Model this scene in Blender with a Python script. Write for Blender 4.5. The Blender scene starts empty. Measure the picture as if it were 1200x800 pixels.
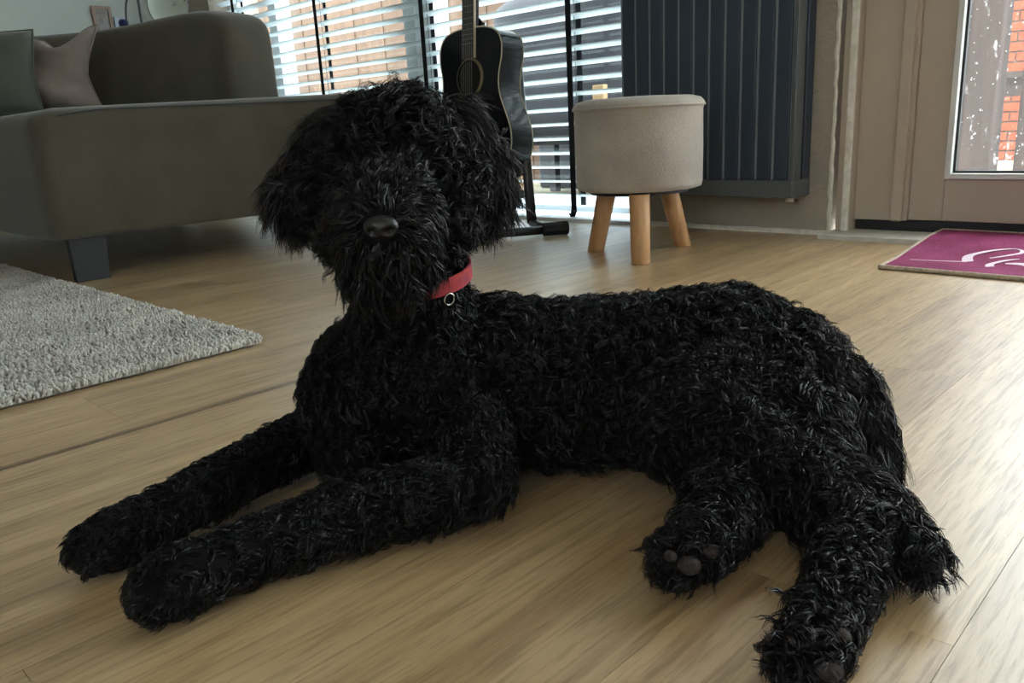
import bpy, bmesh, math, random
import numpy as np
from mathutils import Vector, Matrix
from mathutils.bvhtree import BVHTree

random.seed(7)
rng = np.random.default_rng(11)
SC = bpy.context.scene
C = SC.collection

# ------------------------------------------------------------------ camera
cam_d = bpy.data.cameras.new('camera')
cam = bpy.data.objects.new('camera', cam_d)
C.objects.link(cam)
cam_d.sensor_width = 36
cam_d.lens = 28.142
cam_d.clip_start = 0.02
cam_d.clip_end = 200
Rt = Vector((0.7216, 0.6903, -0.0527)); Up = Vector((-0.144, 0.2253, 0.9637)); Bk = Vector((0.6771, -0.6877, 0.2620))
Rt.normalize(); Bk = (Bk - Rt * Bk.dot(Rt)).normalized(); Up = Bk.cross(Rt)
M = Matrix(((Rt.x, Up.x, Bk.x, 0), (Rt.y, Up.y, Bk.y, 0), (Rt.z, Up.z, Bk.z, 0.36), (0, 0, 0, 1)))
cam.matrix_world = M
SC.camera = cam

# ------------------------------------------------------------------ world, sun, exposure
SC.view_settings.view_transform = 'Standard'
SC.view_settings.look = 'None'
SC.view_settings.gamma = 1
SC.view_settings.use_curve_mapping = False
SC.view_settings.exposure = 0.3
W = bpy.data.worlds.new('overcast_sky'); SC.world = W
W.use_nodes = True
wn = W.node_tree.nodes; wl = W.node_tree.links
wn.clear()
wo = wn.new('ShaderNodeOutputWorld'); wb = wn.new('ShaderNodeBackground')
tc = wn.new('ShaderNodeTexCoord'); sp = wn.new('ShaderNodeSeparateXYZ'); rp = wn.new('ShaderNodeValToRGB')
wl.new(tc.outputs['Generated'], sp.inputs[0]); wl.new(sp.outputs['Z'], rp.inputs[0])
rp.color_ramp.elements[0].color = (0.74, 0.80, 0.85, 1); rp.color_ramp.elements[0].position = 0.0
rp.color_ramp.elements[1].color = (0.95, 0.98, 1.0, 1); rp.color_ramp.elements[1].position = 0.9
wl.new(rp.outputs[0], wb.inputs[0]); wb.inputs[1].default_value = 9.5
wl.new(wb.outputs[0], wo.inputs[0])
sun_d = bpy.data.lights.new('hazy_sun', 'SUN'); sun_d.energy = 1.2; sun_d.angle = math.radians(6)
sun_d.color = (1, 0.93, 0.82)
sun = bpy.data.objects.new('hazy_sun', sun_d); C.objects.link(sun)
sun.rotation_euler = (math.radians(30), 0, math.radians(-12)); sun.location = (0, -3, 8)

def portal(name, loc, rot, sx, sy):
    d = bpy.data.lights.new(name, 'AREA'); d.shape = 'RECTANGLE'; d.size = sx; d.size_y = sy
    d.cycles.is_portal = False; d.energy = 40
    o = bpy.data.objects.new(name, d); C.objects.link(o); o.location = loc; o.rotation_euler = rot
0 and portal('window_portal', (-3.1, 2.62, 1.12), (math.radians(-90), 0, 0), 2.9, 2.2)
0 and portal('door_portal', (0.2, 2.52, 1.1), (math.radians(-90), 0, 0), 2.3, 2.1)
0 and portal('fill_window_portal', (0.3, -2.70, 1.3), (math.radians(90), 0, 0), 2.6, 1.8)

# ------------------------------------------------------------------ helpers
def R(d): return math.radians(d)
def lin(c):
    c = c / 255.0
    return c / 12.92 if c <= 0.04045 else ((c + 0.055) / 1.055) ** 2.4
def rgb(r, g, b): return (lin(r), lin(g), lin(b), 1)

def tag(o, label=None, cat=None, group=None, kind=None):
    if label: o['label'] = label
    if cat: o['category'] = cat
    if group: o['group'] = group
    if kind: o['kind'] = kind
    return o

def thing(name, label, cat, loc=(0, 0, 0), rotz=0, group=None):
    o = bpy.data.objects.new(name, None); C.objects.link(o)
    o.empty_display_size = 0.05
    o.location = loc; o.rotation_euler = (0, 0, rotz)
    return tag(o, label, cat, group)

def link_mesh(name, me, m=None, parent=None, smooth=False):
    if m is not None: me.materials.append(m)
    if smooth:
        me.shade_smooth()
    o = bpy.data.objects.new(name, me); C.objects.link(o)
    if parent is not None: o.parent = parent
    return o

def obj(name, bm, m=None, parent=None, smooth=False, bevel=0, seg=2, subsurf=0, loc=None):
    me = bpy.data.meshes.new(name); bm.to_mesh(me); bm.free()
    o = link_mesh(name, me, m, parent, smooth)
    if bevel:
        b = o.modifiers.new('b', 'BEVEL'); b.width = bevel; b.segments = seg; b.limit_method = 'ANGLE'
        b.harden_normals = False
    if subsurf:
        s = o.modifiers.new('s', 'SUBSURF'); s.levels = subsurf; s.render_levels = subsurf
    if loc: o.location = loc
    return o

def box(bm, x0, x1, y0, y1, z0, z1, mat=None):
    v = [bm.verts.new(p) for p in ((x0,y0,z0),(x1,y0,z0),(x1,y1,z0),(x0,y1,z0),(x0,y0,z1),(x1,y0,z1),(x1,y1,z1),(x0,y1,z1))]
    if mat is not None:
        for a in v: a.co = mat @ a.co
    for f in ((0,3,2,1),(4,5,6,7),(0,1,5,4),(1,2,6,5),(2,3,7,6),(3,0,4,7)): bm.faces.new([v[i] for i in f])
    return v
def bx(x0, x1, y0, y1, z0, z1, mat=None):
    bm = bmesh.new(); box(bm, x0, x1, y0, y1, z0, z1, mat); return bm

def tube(bm, pts, rad, n=10, cap=True, flat=1.0):
    """tube along a polyline; rad is a number or one per point"""
    pts = [Vector(p) for p in pts]
    if not hasattr(rad, '__len__'): rad = [rad] * len(pts)
    rings = []; prev = None
    for i, p in enumerate(pts):
        a = pts[max(i-1, 0)]; b = pts[min(i+1, len(pts)-1)]
        t = (b - a).normalized()
        if prev is None:
            u = t.orthogonal().normalized()
        else:
            u = (prev - t * prev.dot(t)).normalized()
        prev = u; w = t.cross(u)
        rings.append([bm.verts.new(p + (u*math.cos(2*math.pi*k/n) + w*math.sin(2*math.pi*k/n)*flat)*rad[i]) for k in range(n)])
    for r0, r1 in zip(rings, rings[1:]):
        for k in range(n): bm.faces.new((r0[k], r0[(k+1)%n], r1[(k+1)%n], r1[k]))
    if cap:
        bm.faces.new(rings[0][::-1]); bm.faces.new(rings[-1])
    return bm

def lathe(bm, prof, n=48, cx=0, cy=0):
    rings = []
    for r, z in prof:
        if r < 1e-5: rings.append([bm.verts.new((cx, cy, z))])
        else: rings.append([bm.verts.new((cx+r*math.cos(2*math.pi*k/n), cy+r*math.sin(2*math.pi*k/n), z)) for k in range(n)])
    for a, b in zip(rings, rings[1:]):
        for k in range(n):
            q = [a[k % len(a)], a[(k+1) % len(a)], b[(k+1) % len(b)], b[k % len(b)]]
            q2 = []
            for v in q:
                if v not in q2: q2.append(v)
            if len(q2) >= 3:
                try: bm.faces.new(q2)
                except ValueError: pass
    return bm

def prism(bm, outline, y0, y1):
    """outline of (x,z) extruded from y0 to y1"""
    a = [bm.verts.new((x, y0, z)) for x, z in outline]; b = [bm.verts.new((x, y1, z)) for x, z in outline]
    n = len(outline)
    bm.faces.new(a); bm.faces.new(b[::-1])
    for i in range(n): bm.faces.new((a[i], b[i], b[(i+1)%n], a[(i+1)%n]))
    return bm

# ---- materials
class NT:
    def __init__(s, name):
        s.m = bpy.data.materials.new(name); s.m.use_nodes = True
        s.t = s.m.node_tree; s.n = s.t.nodes; s.b = s.n['Principled BSDF']; s.out = s.n['Material Output']
    def new(s, ty, **kw):
        n = s.n.new(ty)
        for k, v in kw.items():
            if k in n.inputs: n.inputs[k].default_value = v
            else: setattr(n, k, v)
        return n
    def ln(s, a, b): s.t.links.new(a, b)
    def ramp(s, fac, stops):
        r = s.n.new('ShaderNodeValToRGB'); e = r.color_ramp.elements
        while len(e) < len(stops): e.new(0.5)
        for el, (p, c) in zip(e, stops): el.position = p; el.color = c
        s.ln(fac, r.inputs[0]); return r.outputs[0]
    def mix(s, fac, a, b, mode='MIX'):
        m = s.n.new('ShaderNodeMix'); m.data_type = 'RGBA'; m.blend_type = mode
        for sock, v in ((m.inputs[0], fac), (m.inputs[6], a), (m.inputs[7], b)):
            if hasattr(v, 'links') or isinstance(v, bpy.types.NodeSocket): s.ln(v, sock)
            else: sock.default_value = v
        return m.outputs[2]
    def bump(s, h, strength=0.3, dist=0.01):
        b = s.n.new('ShaderNodeBump'); b.inputs['Strength'].default_value = strength; b.inputs['Distance'].default_value = dist
        s.ln(h, b.inputs['Height']); s.ln(b.outputs[0], s.b.inputs['Normal'])
def mat(name, col, rough=0.5, spec=0.5, metal=0.0, noise=None, bump=None, sheen=0, coat=0, var=0.0, sub=0):
    """principled with optional noise colour variation (noise=(scale, other colour)) and bump=(scale, strength, distance)"""
    t = NT(name); t.b.inputs['Roughness'].default_value = rough; t.b.inputs['Base Color'].default_value = col
    t.b.inputs['Specular IOR Level'].default_value = spec; t.b.inputs['Metallic'].default_value = metal
    if sheen: t.b.inputs['Sheen Weight'].default_value = sheen; t.b.inputs['Sheen Roughness'].default_value = 0.5
    if coat: t.b.inputs['Coat Weight'].default_value = coat; t.b.inputs['Coat Roughness'].default_value = 0.08
    if noise or bump:
        tc = t.new('ShaderNodeTexCoord')
    if noise:
        n = t.new('ShaderNodeTexNoise', Scale=noise[0], Detail=5.0)
        t.ln(tc.outputs['Object'], n.inputs['Vector'])
        t.ln(t.ramp(n.outputs['Fac'], [(0.35, col), (0.65, noise[1])]), t.b.inputs['Base Color'])
    if bump:
        n = t.new('ShaderNodeTexNoise', Scale=bump[0], Detail=3.0)
        t.ln(tc.outputs['Object'], n.inputs['Vector']); t.bump(n.outputs['Fac'], bump[1], bump[2])
    return t.m

# oak laminate: grain follows world Y, every plank shifted
def wood_floor():
    t = NT('oak_laminate')
    g = t.new('ShaderNodeNewGeometry'); oi = t.new('ShaderNodeObjectInfo')
    off = t.new('ShaderNodeVectorMath', operation='SCALE'); 
    cmb = t.new('ShaderNodeCombineXYZ'); t.ln(oi.outputs['Random'], cmb.inputs[0]); t.ln(oi.outputs['Random'], cmb.inputs[1])
    t.ln(cmb.outputs[0], off.inputs[0]); off.inputs['Scale'].default_value = 37.0
    add = t.new('ShaderNodeVectorMath', operation='ADD'); t.ln(g.outputs['Position'], add.inputs[0]); t.ln(off.outputs[0], add.inputs[1])
    def mp(sx, sy):
        m = t.new('ShaderNodeMapping'); m.inputs['Scale'].default_value = (sx, sy, 1); t.ln(add.outputs[0], m.inputs[0]); return m.outputs[0]
    broad = t.new('ShaderNodeTexNoise', Scale=1.0, Detail=4.0, Roughness=0.6); t.ln(mp(9, 1.1), broad.inputs['Vector'])
    fine = t.new('ShaderNodeTexNoise', Scale=1.0, Detail=6.0, Roughness=0.65); t.ln(mp(210, 12), fine.inputs['Vector'])
    wav = t.new('ShaderNodeTexWave', Scale=0.6, Distortion=11.0, Detail=3.0, wave_type='BANDS', bands_direction='X')
    wav.inputs['Detail Scale'].default_value = 0.9
    t.ln(mp(9, 0.75), wav.inputs['Vector'])
    streak = t.new('ShaderNodeTexNoise', Scale=1.0, Detail=2.0); t.ln(mp(26, 0.8), streak.inputs['Vector'])
    c1 = t.ramp(broad.outputs['Fac'], [(0.3, rgb(166, 132, 84)), (0.5, rgb(194, 162, 110)), (0.72, rgb(210, 182, 132))])
    c2 = t.mix(0.2, c1, t.ramp(wav.outputs['Fac'], [(0.0, rgb(130, 92, 56)), (0.30, rgb(188, 152, 106)), (1, rgb(212, 184, 140))]))
    c3 = t.mix(0.6, c2, t.ramp(fine.outputs['Fac'], [(0.38, (0.50, 0.43, 0.34, 1)), (0.52, (1, 1, 1, 1))]), 'MULTIPLY')
    pore = t.new('ShaderNodeTexNoise', Scale=1.0, Detail=3.0, Roughness=0.5); t.ln(mp(70, 2.2), pore.inputs['Vector'])
    c3 = t.mix(0.55, c3, t.ramp(pore.outputs['Fac'], [(0.36, (0.68, 0.60, 0.50, 1)), (0.50, (1, 1, 1, 1)), (0.62, (1, 1, 1, 1)), (0.72, (1.12, 1.08, 1.0, 1))]), 'MULTIPLY')
    c4 = t.mix(t.ramp(streak.outputs['Fac'], [(0.0, (1, 1, 1, 1)), (0.27, (0.9, 0.9, 0.9, 1)), (0.33, (0, 0, 0, 1))]), c3, rgb(104, 74, 46))
    hs = t.new('ShaderNodeHueSaturation'); t.ln(c4, hs.inputs['Color'])
    mr = t.new('ShaderNodeMapRange'); t.ln(oi.outputs['Random'], mr.inputs[0]); mr.inputs[3].default_value = 0.86; mr.inputs[4].default_value = 1.08
    t.ln(mr.outputs[0], hs.inputs['Value']); hs.inputs['Saturation'].default_value = 0.92
    t.ln(hs.outputs[0], t.b.inputs['Base Color'])
    t.b.inputs['Coat Weight'].default_value = 0.8; t.b.inputs['Coat IOR'].default_value = 1.6; t.b.inputs['Coat Roughness'].default_value = 0.33
    rr = t.ramp(fine.outputs['Fac'], [(0.3, (0.5, 0.5, 0.5, 1)), (0.7, (0.3, 0.3, 0.3, 1))]); t.ln(rr, t.b.inputs['Roughness'])
    t.bump(fine.outputs['Fac'], 0.7, 0.0014)
    return t.m
M_floor = wood_floor()
M_under = mat('dark_seam', rgb(52, 38, 26), 0.9)
M_wall = mat('grainy_beige_plaster', rgb(178, 168, 152), 0.9, noise=(4, rgb(166, 156, 142)), bump=(110, 0.9, 0.006))
M_wallw = mat('white_painted_wall', rgb(206, 210, 204), 0.9, noise=(2, rgb(198, 202, 198)), bump=(140, 0.3, 0.003))
M_ceil = mat('white_ceiling', rgb(222, 222, 218), 0.95, noise=(2, rgb(214, 214, 212)))
M_cream = mat('cream_painted_wood', rgb(186, 173, 156), 0.55, noise=(6, rgb(180, 167, 150)))
M_whitep = mat('white_painted_frame', rgb(226, 230, 230), 0.4, noise=(6, rgb(218, 222, 224)))
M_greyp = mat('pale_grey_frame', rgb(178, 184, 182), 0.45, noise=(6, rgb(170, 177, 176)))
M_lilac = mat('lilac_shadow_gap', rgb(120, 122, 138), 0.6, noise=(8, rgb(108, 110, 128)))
M_caulk = mat('white_caulk', rgb(232, 228, 218), 0.8, noise=(40, rgb(212, 208, 196)), bump=(80, 0.8, 0.004))
M_dark = mat('black_rubber', rgb(24, 27, 32), 0.5, noise=(30, rgb(32, 34, 38)))
M_stone = mat('pale_stone_sill', rgb(212, 208, 198), 0.5, noise=(30, rgb(196, 194, 186)))
M_bead = mat('white_glazing_bead', rgb(222, 224, 220), 0.35, noise=(8, rgb(214, 216, 212)))
M_tape = mat('black_ladder_tape', rgb(16, 18, 24), 0.9, noise=(200, rgb(26, 28, 34)))
M_rad = mat('anthracite_radiator_paint', rgb(48, 60, 74), 0.42, noise=(3, rgb(44, 56, 70)), bump=(300, 0.05, 0.001))
M_radl = mat('anthracite_side_cover', rgb(86, 90, 92), 0.42, noise=(3, rgb(80, 85, 88)))
M_radg = mat('pale_radiator_tube', rgb(128, 134, 138), 0.4, noise=(3, rgb(120, 128, 132)))
M_chrome = mat('brushed_steel', rgb(190, 190, 188), 0.25, metal=1.0, noise=(20, rgb(170, 170, 170)))
M_blackm = mat('black_powder_coat', rgb(20, 21, 24), 0.35, noise=(20, rgb(25, 26, 30)))
M_foam = mat('black_foam_sleeve', rgb(22, 22, 25), 0.85, bump=(400, 0.6, 0.003), noise=(60, rgb(30, 30, 33)))

def glass(name, dirt=False):
    t = NT(name)
    t.n.remove(t.b)
    tr = t.new('ShaderNodeBsdfTransparent'); tr.inputs[0].default_value = (0.93, 0.96, 0.96, 1)
    gl = t.new('ShaderNodeBsdfGlossy'); gl.inputs['Roughness'].default_value = 0.02
    fr = t.new('ShaderNodeLayerWeight'); fr.inputs['Blend'].default_value = 0.5
    pw_ = t.new('ShaderNodeMath', operation='POWER'); t.ln(fr.outputs['Facing'], pw_.inputs[0]); pw_.inputs[1].default_value = 5.0
    ma = t.new('ShaderNodeMath', operation='MULTIPLY_ADD'); t.ln(pw_.outputs[0], ma.inputs[0]); ma.inputs[1].default_value = 0.9; ma.inputs[2].default_value = 0.04
    mx = t.new('ShaderNodeMixShader'); t.ln(ma.outputs[0], mx.inputs[0]); t.ln(tr.outputs[0], mx.inputs[1]); t.ln(gl.outputs[0], mx.inputs[2])
    last = mx.outputs[0]
    if dirt:
        df = t.new('ShaderNodeBsdfTranslucent'); df.inputs[0].default_value = (0.9, 0.92, 0.95, 1)
        d2 = t.new('ShaderNodeBsdfDiffuse'); d2.inputs[0].default_value = (0.9, 0.92, 0.95, 1)
        a = t.new('ShaderNodeAddShader'); t.ln(df.outputs[0], a.inputs[0]); t.ln(d2.outputs[0], a.inputs[1])
        g = t.new('ShaderNodeTexCoord'); mp = t.new('ShaderNodeMapping'); mp.inputs['Rotation'].default_value = (0, R(-28), 0); mp.inputs['Scale'].default_value = (60, 1, 16)
        t.ln(g.outputs['Object'], mp.inputs[0])
        n = t.new('ShaderNodeTexNoise', Scale=1.0, Detail=5.0, Roughness=0.75); t.ln(mp.outputs[0], n.inputs['Vector'])
        v = t.new('ShaderNodeTexNoise', Scale=95.0, Detail=2.0); t.ln(g.outputs['Object'], v.inputs['Vector'])
        r1 = t.ramp(n.outputs['Fac'], [(0.60, (0, 0, 0, 1)), (0.80, (0.45, 0.45, 0.45, 1))])
        r2 = t.ramp(v.outputs['Fac'], [(0.70, (0, 0, 0, 1)), (0.76, (0.5, 0.5, 0.5, 1))])
        s = t.mix(1.0, r1, r2, 'ADD')
        s2 = t.mix(1.0, s, (0.015, 0.015, 0.018, 1), 'ADD')
        m2 = t.new('ShaderNodeMixShader'); t.ln(s2, m2.inputs[0]); t.ln(last, m2.inputs[1]); t.ln(a.outputs[0], m2.inputs[2]); last = m2.outputs[0]
    t.ln(last, t.out.inputs['Surface'])
    return t.m
M_glass = glass('window_glass'); M_glassd = glass('smeared_door_glass', True)

def slat_mat():
    t = NT('white_blind_slat'); t.b.inputs['Base Color'].default_value = rgb(226, 234, 236); t.b.inputs['Roughness'].default_value = 0.4
    tc_ = t.new('ShaderNodeTexCoord'); n = t.new('ShaderNodeTexNoise', Scale=5.0); t.ln(tc_.outputs['Object'], n.inputs['Vector'])
    t.ln(t.ramp(n.outputs['Fac'], [(0.3, rgb(220, 230, 234)), (0.7, rgb(232, 238, 240))]), t.b.inputs['Base Color'])
    tl = t.new('ShaderNodeBsdfTranslucent'); tl.inputs[0].default_value = (0.80, 0.86, 0.88, 1)
    mx = t.new('ShaderNodeMixShader'); mx.inputs[0].default_value = 0.5
    t.ln(t.b.outputs[0], mx.inputs[1]); t.ln(tl.outputs[0], mx.inputs[2]); t.ln(mx.outputs[0], t.out.inputs['Surface'])
    return t.m
M_slat = slat_mat()

def fabric(name, c1, c2, scale, bstr=0.4, bd=0.002, rough=0.95, sheen=0.3):
    t = NT(name); t.b.inputs['Roughness'].default_value = rough; t.b.inputs['Sheen Weight'].default_value = sheen
    t.b.inputs['Specular IOR Level'].default_value = 0.2
    tc_ = t.new('ShaderNodeTexCoord')
    n = t.new('ShaderNodeTexNoise', Scale=7.0, Detail=4.0); t.ln(tc_.outputs['Object'], n.inputs['Vector'])
    n2 = t.new('ShaderNodeTexNoise', Scale=scale, Detail=3.0); t.ln(tc_.outputs['Object'], n2.inputs['Vector'])
    mm = t.new('ShaderNodeMath', operation='ADD'); t.ln(n.outputs['Fac'], mm.inputs[0]); t.ln(n2.outputs['Fac'], mm.inputs[1])
    m2 = t.new('ShaderNodeMath', operation='MULTIPLY'); t.ln(mm.outputs[0], m2.inputs[0]); m2.inputs[1].default_value = 0.5
    t.ln(t.ramp(m2.outputs[0], [(0.38, c1), (0.62, c2)]), t.b.inputs['Base Color'])
    t.bump(n2.outputs['Fac'], bstr, bd)
    return t.m
M_sofa = fabric('olive_grey_microfibre', rgb(72, 69, 59), rgb(85, 81, 70), 500, 0.15)
M_cush1 = fabric('dark_green_grey_cushion', rgb(82, 86, 78), rgb(94, 96, 88), 400)
M_cush2 = fabric('mauve_grey_velvet', rgb(128, 116, 110), rgb(152, 138, 132), 300)
M_stool = fabric('oatmeal_woven_fabric', rgb(150, 141, 132), rgb(180, 171, 160), 450, 0.6, 0.002)
M_rug = fabric('grey_shag_pile', rgb(168, 165, 158), rgb(222, 218, 208), 160, 0.3)

def wood(name, c1, c2, ax=2, rough=0.5, sc=30, metal=0):
    t = NT(name); t.b.inputs['Roughness'].default_value = rough
    tc_ = t.new('ShaderNodeTexCoord'); mp = t.new('ShaderNodeMapping'); s = [sc, sc, sc]; s[ax] = sc * 0.08; mp.inputs['Scale'].default_value = s
    oi = t.new('ShaderNodeObjectInfo'); ad = t.new('ShaderNodeVectorMath', operation='ADD')
    sc2 = t.new('ShaderNodeMath', operation='MULTIPLY'); t.ln(oi.outputs['Random'], sc2.inputs[0]); sc2.inputs[1].default_value = 31.0
    t.ln(tc_.outputs['Object'], ad.inputs[0]); t.ln(sc2.outputs[0], ad.inputs[1]); t.ln(ad.outputs[0], mp.inputs[0])
    n = t.new('ShaderNodeTexNoise', Scale=1.0, Detail=6.0, Roughness=0.65); t.ln(mp.outputs[0], n.inputs['Vector'])
    n2 = t.new('ShaderNodeTexNoise', Scale=0.25, Detail=2.0); t.ln(mp.outputs[0], n2.inputs['Vector'])
    c = t.ramp(n.outputs['Fac'], [(0.3, c1), (0.7, c2)])
    hs = t.new('ShaderNodeHueSaturation'); t.ln(c, hs.inputs['Color'])
    mr = t.new('ShaderNodeMapRange'); t.ln(oi.outputs['Random'], mr.inputs[0]); mr.inputs[3].default_value = 0.85; mr.inputs[4].default_value = 1.12
    t.ln(mr.outputs[0], hs.inputs['Value']); t.ln(hs.outputs[0], t.b.inputs['Base Color'])
    t.bump(n.outputs['Fac'], 0.25, 0.002)
    return t.m
M_leg = wood('beech_leg_wood', rgb(168, 122, 80), rgb(202, 158, 112), 2, 0.5, 40)
M_fence = wood('weathered_brown_fence', rgb(84, 64, 50), rgb(104, 82, 64), 2, 0.85, 20)
M_fence2 = wood('raw_pale_wood', rgb(150, 122, 88), rgb(178, 150, 114), 2, 0.8, 20)
M_post = wood('dark_brown_post_wood', rgb(74, 62, 62), rgb(104, 88, 84), 2, 0.8, 20)
M_ground = mat('gravel_and_soil', rgb(104, 100, 82), 0.95, noise=(26, rgb(150, 146, 120)), bump=(60, 1.0, 0.02))
M_paving = mat('sandy_paving', rgb(150, 142, 116), 0.9, noise=(14, rgb(170, 162, 136)), bump=(50, 0.6, 0.01))
M_cover = mat('dark_grey_furniture_cover', rgb(36, 40, 48), 0.7, noise=(5, rgb(46, 50, 58)))
M_brick = mat('orange_brick', rgb(144, 64, 36), 0.9, noise=(9, rgb(160, 80, 50)))
M_mort = mat('pale_mortar', rgb(100, 92, 84), 0.9)
M_twig = mat('dry_twig', rgb(196, 168, 130), 0.9, noise=(20, rgb(150, 118, 88)))
M_gutblack = mat('glossy_black_lacquer', rgb(8, 11, 17), 0.16, spec=0.3, noise=(3, rgb(10, 13, 19)))
M_purf = mat('ivory_binding', rgb(206, 196, 168), 0.4, noise=(20, rgb(190, 180, 150)))
M_rose = mat('tan_rosette', rgb(128, 116, 78), 0.4, noise=(300, rgb(80, 74, 56)))
M_fret = mat('dark_rosewood', rgb(40, 34, 34), 0.5, noise=(60, rgb(50, 42, 40)))
M_hole = mat('soundhole_dark', rgb(12, 12, 14), 0.9)
M_mat = fabric('magenta_mat_weave', rgb(108, 34, 68), rgb(150, 66, 106), 260, 0.6, sheen=0.0)
M_matb = mat('beige_overlock_edge', rgb(190, 176, 156), 0.9, noise=(120, rgb(160, 146, 128)))
M_matw = mat('white_script_print', rgb(232, 212, 222), 0.9, noise=(200, rgb(212, 186, 200)))
M_legd = mat('blue_grey_sofa_leg', rgb(28, 33, 38), 0.4, noise=(20, rgb(25, 30, 35)))
M_shade_in = mat('white_lamp_reflector', rgb(226, 234, 222), 0.5, noise=(4, rgb(220, 228, 216)))
M_shade_out = mat('dark_grey_lamp_shell', rgb(70, 74, 76), 0.45, noise=(6, rgb(62, 66, 68)))
M_blue = mat('navy_plastic', rgb(24, 36, 92), 0.35, noise=(10, rgb(30, 44, 104)))
M_socket = mat('pale_blue_white_plastic', rgb(198, 206, 222), 0.35, noise=(10, rgb(190, 198, 214)))
M_framew = wood('pinkish_wood_frame', rgb(150, 124, 112), rgb(172, 146, 132), 2, 0.6, 40)
M_picture = mat('muted_photo_print', rgb(156, 150, 144), 0.4, noise=(30, rgb(120, 110, 112)))

# ================================================================== setting
# floor of laminate planks
floor = obj('floor', bx(-5.0, 1.8, -2.7, 2.30, -0.03, -0.006), M_under); tag(floor, kind='structure')
floor_root = floor
WP = 0.1625; L = 1.30
pm = {}
def plank_mesh(w, l):
    k = (round(w, 3), round(l, 3))
    if k not in pm:
        bm = bx(-w/2+0.0002, w/2-0.0002, -l/2+0.0002, l/2-0.0002, -0.006, 0)
        me = bpy.data.meshes.new('plank'); bm.to_mesh(me); bm.free(); me.materials.append(M_floor); pm[k] = me
    return pm[k]
joints = {0: 0.538, -1: 1.145, -2: 0.10, -3: -0.22, -4: 0.85, -5: 1.42, -6: 0.36, -7: 0.68, -8: 1.30, -9: 0.90}
col = -28
while col <= 12:
    x0 = -0.285 + col*WP; x1 = x0 + WP
    if x0 > 1.8: break
    j = joints.get(col, ((col*0.487) % 1.3) - 0.2)
    ys = sorted(set([-2.7] + [y for y in (j - 2*L, j - L, j, j + L, j + 2*L) if -2.62 < y < 2.24] + [2.30]))
    for a, b in zip(ys, ys[1:]):
        me = plank_mesh(WP, b - a)
        o = bpy.data.objects.new('plank', me); C.objects.link(o); o.parent = floor
        o.location = ((x0+x1)/2, (a+b)/2, 0)
    col += 1

def struct(name, bm, m, parent=None, **kw):
    o = obj(name, bm, m, parent, **kw)
    if parent is None: tag(o, kind='structure')
    return o
# walls
bm = bmesh.new()
box(bm, -1.62, -0.965, 2.315, 2.62, 0, 2.5)          # pier behind the radiator
box(bm, -4.95, -4.50, 2.315, 2.62, 0, 2.5)           # left pier
box(bm, -4.95, 1.8, 2.315, 2.62, 2.2, 2.5)         # lintel
struct('wall_back', bm, M_wall)
struct('wall_left', bx(-5.05, -4.95, -2.7, 2.62, 0, 2.5), M_wallw)
struct('wall_right', bx(1.8, 1.9, -2.7, 2.62, 0, 2.5), M_wallw)
bm = bmesh.new()
box(bm, -4.95, 0.5, -2.8, -2.7, 0, 2.5); box(bm, 1.6, 1.8, -2.8, -2.7, 0, 2.5)
box(bm, 0.5, 1.6, -2.8, -2.7, 0, 1.0); box(bm, 0.5, 1.6, -2.8, -2.7, 2.2, 2.5)
struct('wall_front', bm, M_wallw)
struct('ceiling', bx(-5.05, 1.9, -2.8, 2.62, 2.5, 2.6), M_ceil)
# unseen window behind the camera, added to let in fill light
bm = bmesh.new()
for a, b in ((0.5, 0.56), (1.54, 1.6)): box(bm, a, b, -2.78, -2.72, 1.0, 2.2)
box(bm, 0.56, 1.54, -2.78, -2.72, 1.0, 1.06); box(bm, 0.56, 1.54, -2.78, -2.72, 2.14, 2.2)
struct('fill_window_2', bm, M_whitep)
# threshold strip under the window and grey upstand
struct('trim_1', bx(-4.50, -1.62, 2.285, 2.36, -0.01, 0.012), M_whitep, bevel=0.003)
struct('trim_2', bx(-1.62, -0.965, 2.300, 2.318, 0.0, 0.012), M_caulk)

# window_1: big glazed doors behind the blinds
win = struct('window_1', bx(-4.50, -1.62, 2.42, 2.52, 0.0, 0.075), M_whitep)
def stile(x0, x1, m, y0=2.44, y1=2.50, name='window_frame', z0=0.075, z1=2.2):
    return obj(name, bx(x0, x1, y0, y1, z0, z1), m, win, bevel=0.003)
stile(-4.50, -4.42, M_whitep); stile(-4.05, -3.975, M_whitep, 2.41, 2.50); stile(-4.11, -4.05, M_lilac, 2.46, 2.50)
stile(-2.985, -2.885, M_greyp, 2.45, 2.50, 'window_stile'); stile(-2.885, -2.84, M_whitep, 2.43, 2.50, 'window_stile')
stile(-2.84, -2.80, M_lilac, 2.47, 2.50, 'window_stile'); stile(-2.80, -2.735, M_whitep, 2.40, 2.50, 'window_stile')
stile(-1.66, -1.62, M_whitep)
obj('window_rail', bx(-4.50, -1.62, 2.42, 2.50, 2.12, 2.2), M_whitep, win)
for a, b in ((-4.42, -4.11), (-3.975, -2.985), (-2.735, -1.66)):
    obj('pane', bx(a, b, 2.468, 2.474, 0.075, 2.12), M_glass, win)

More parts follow.
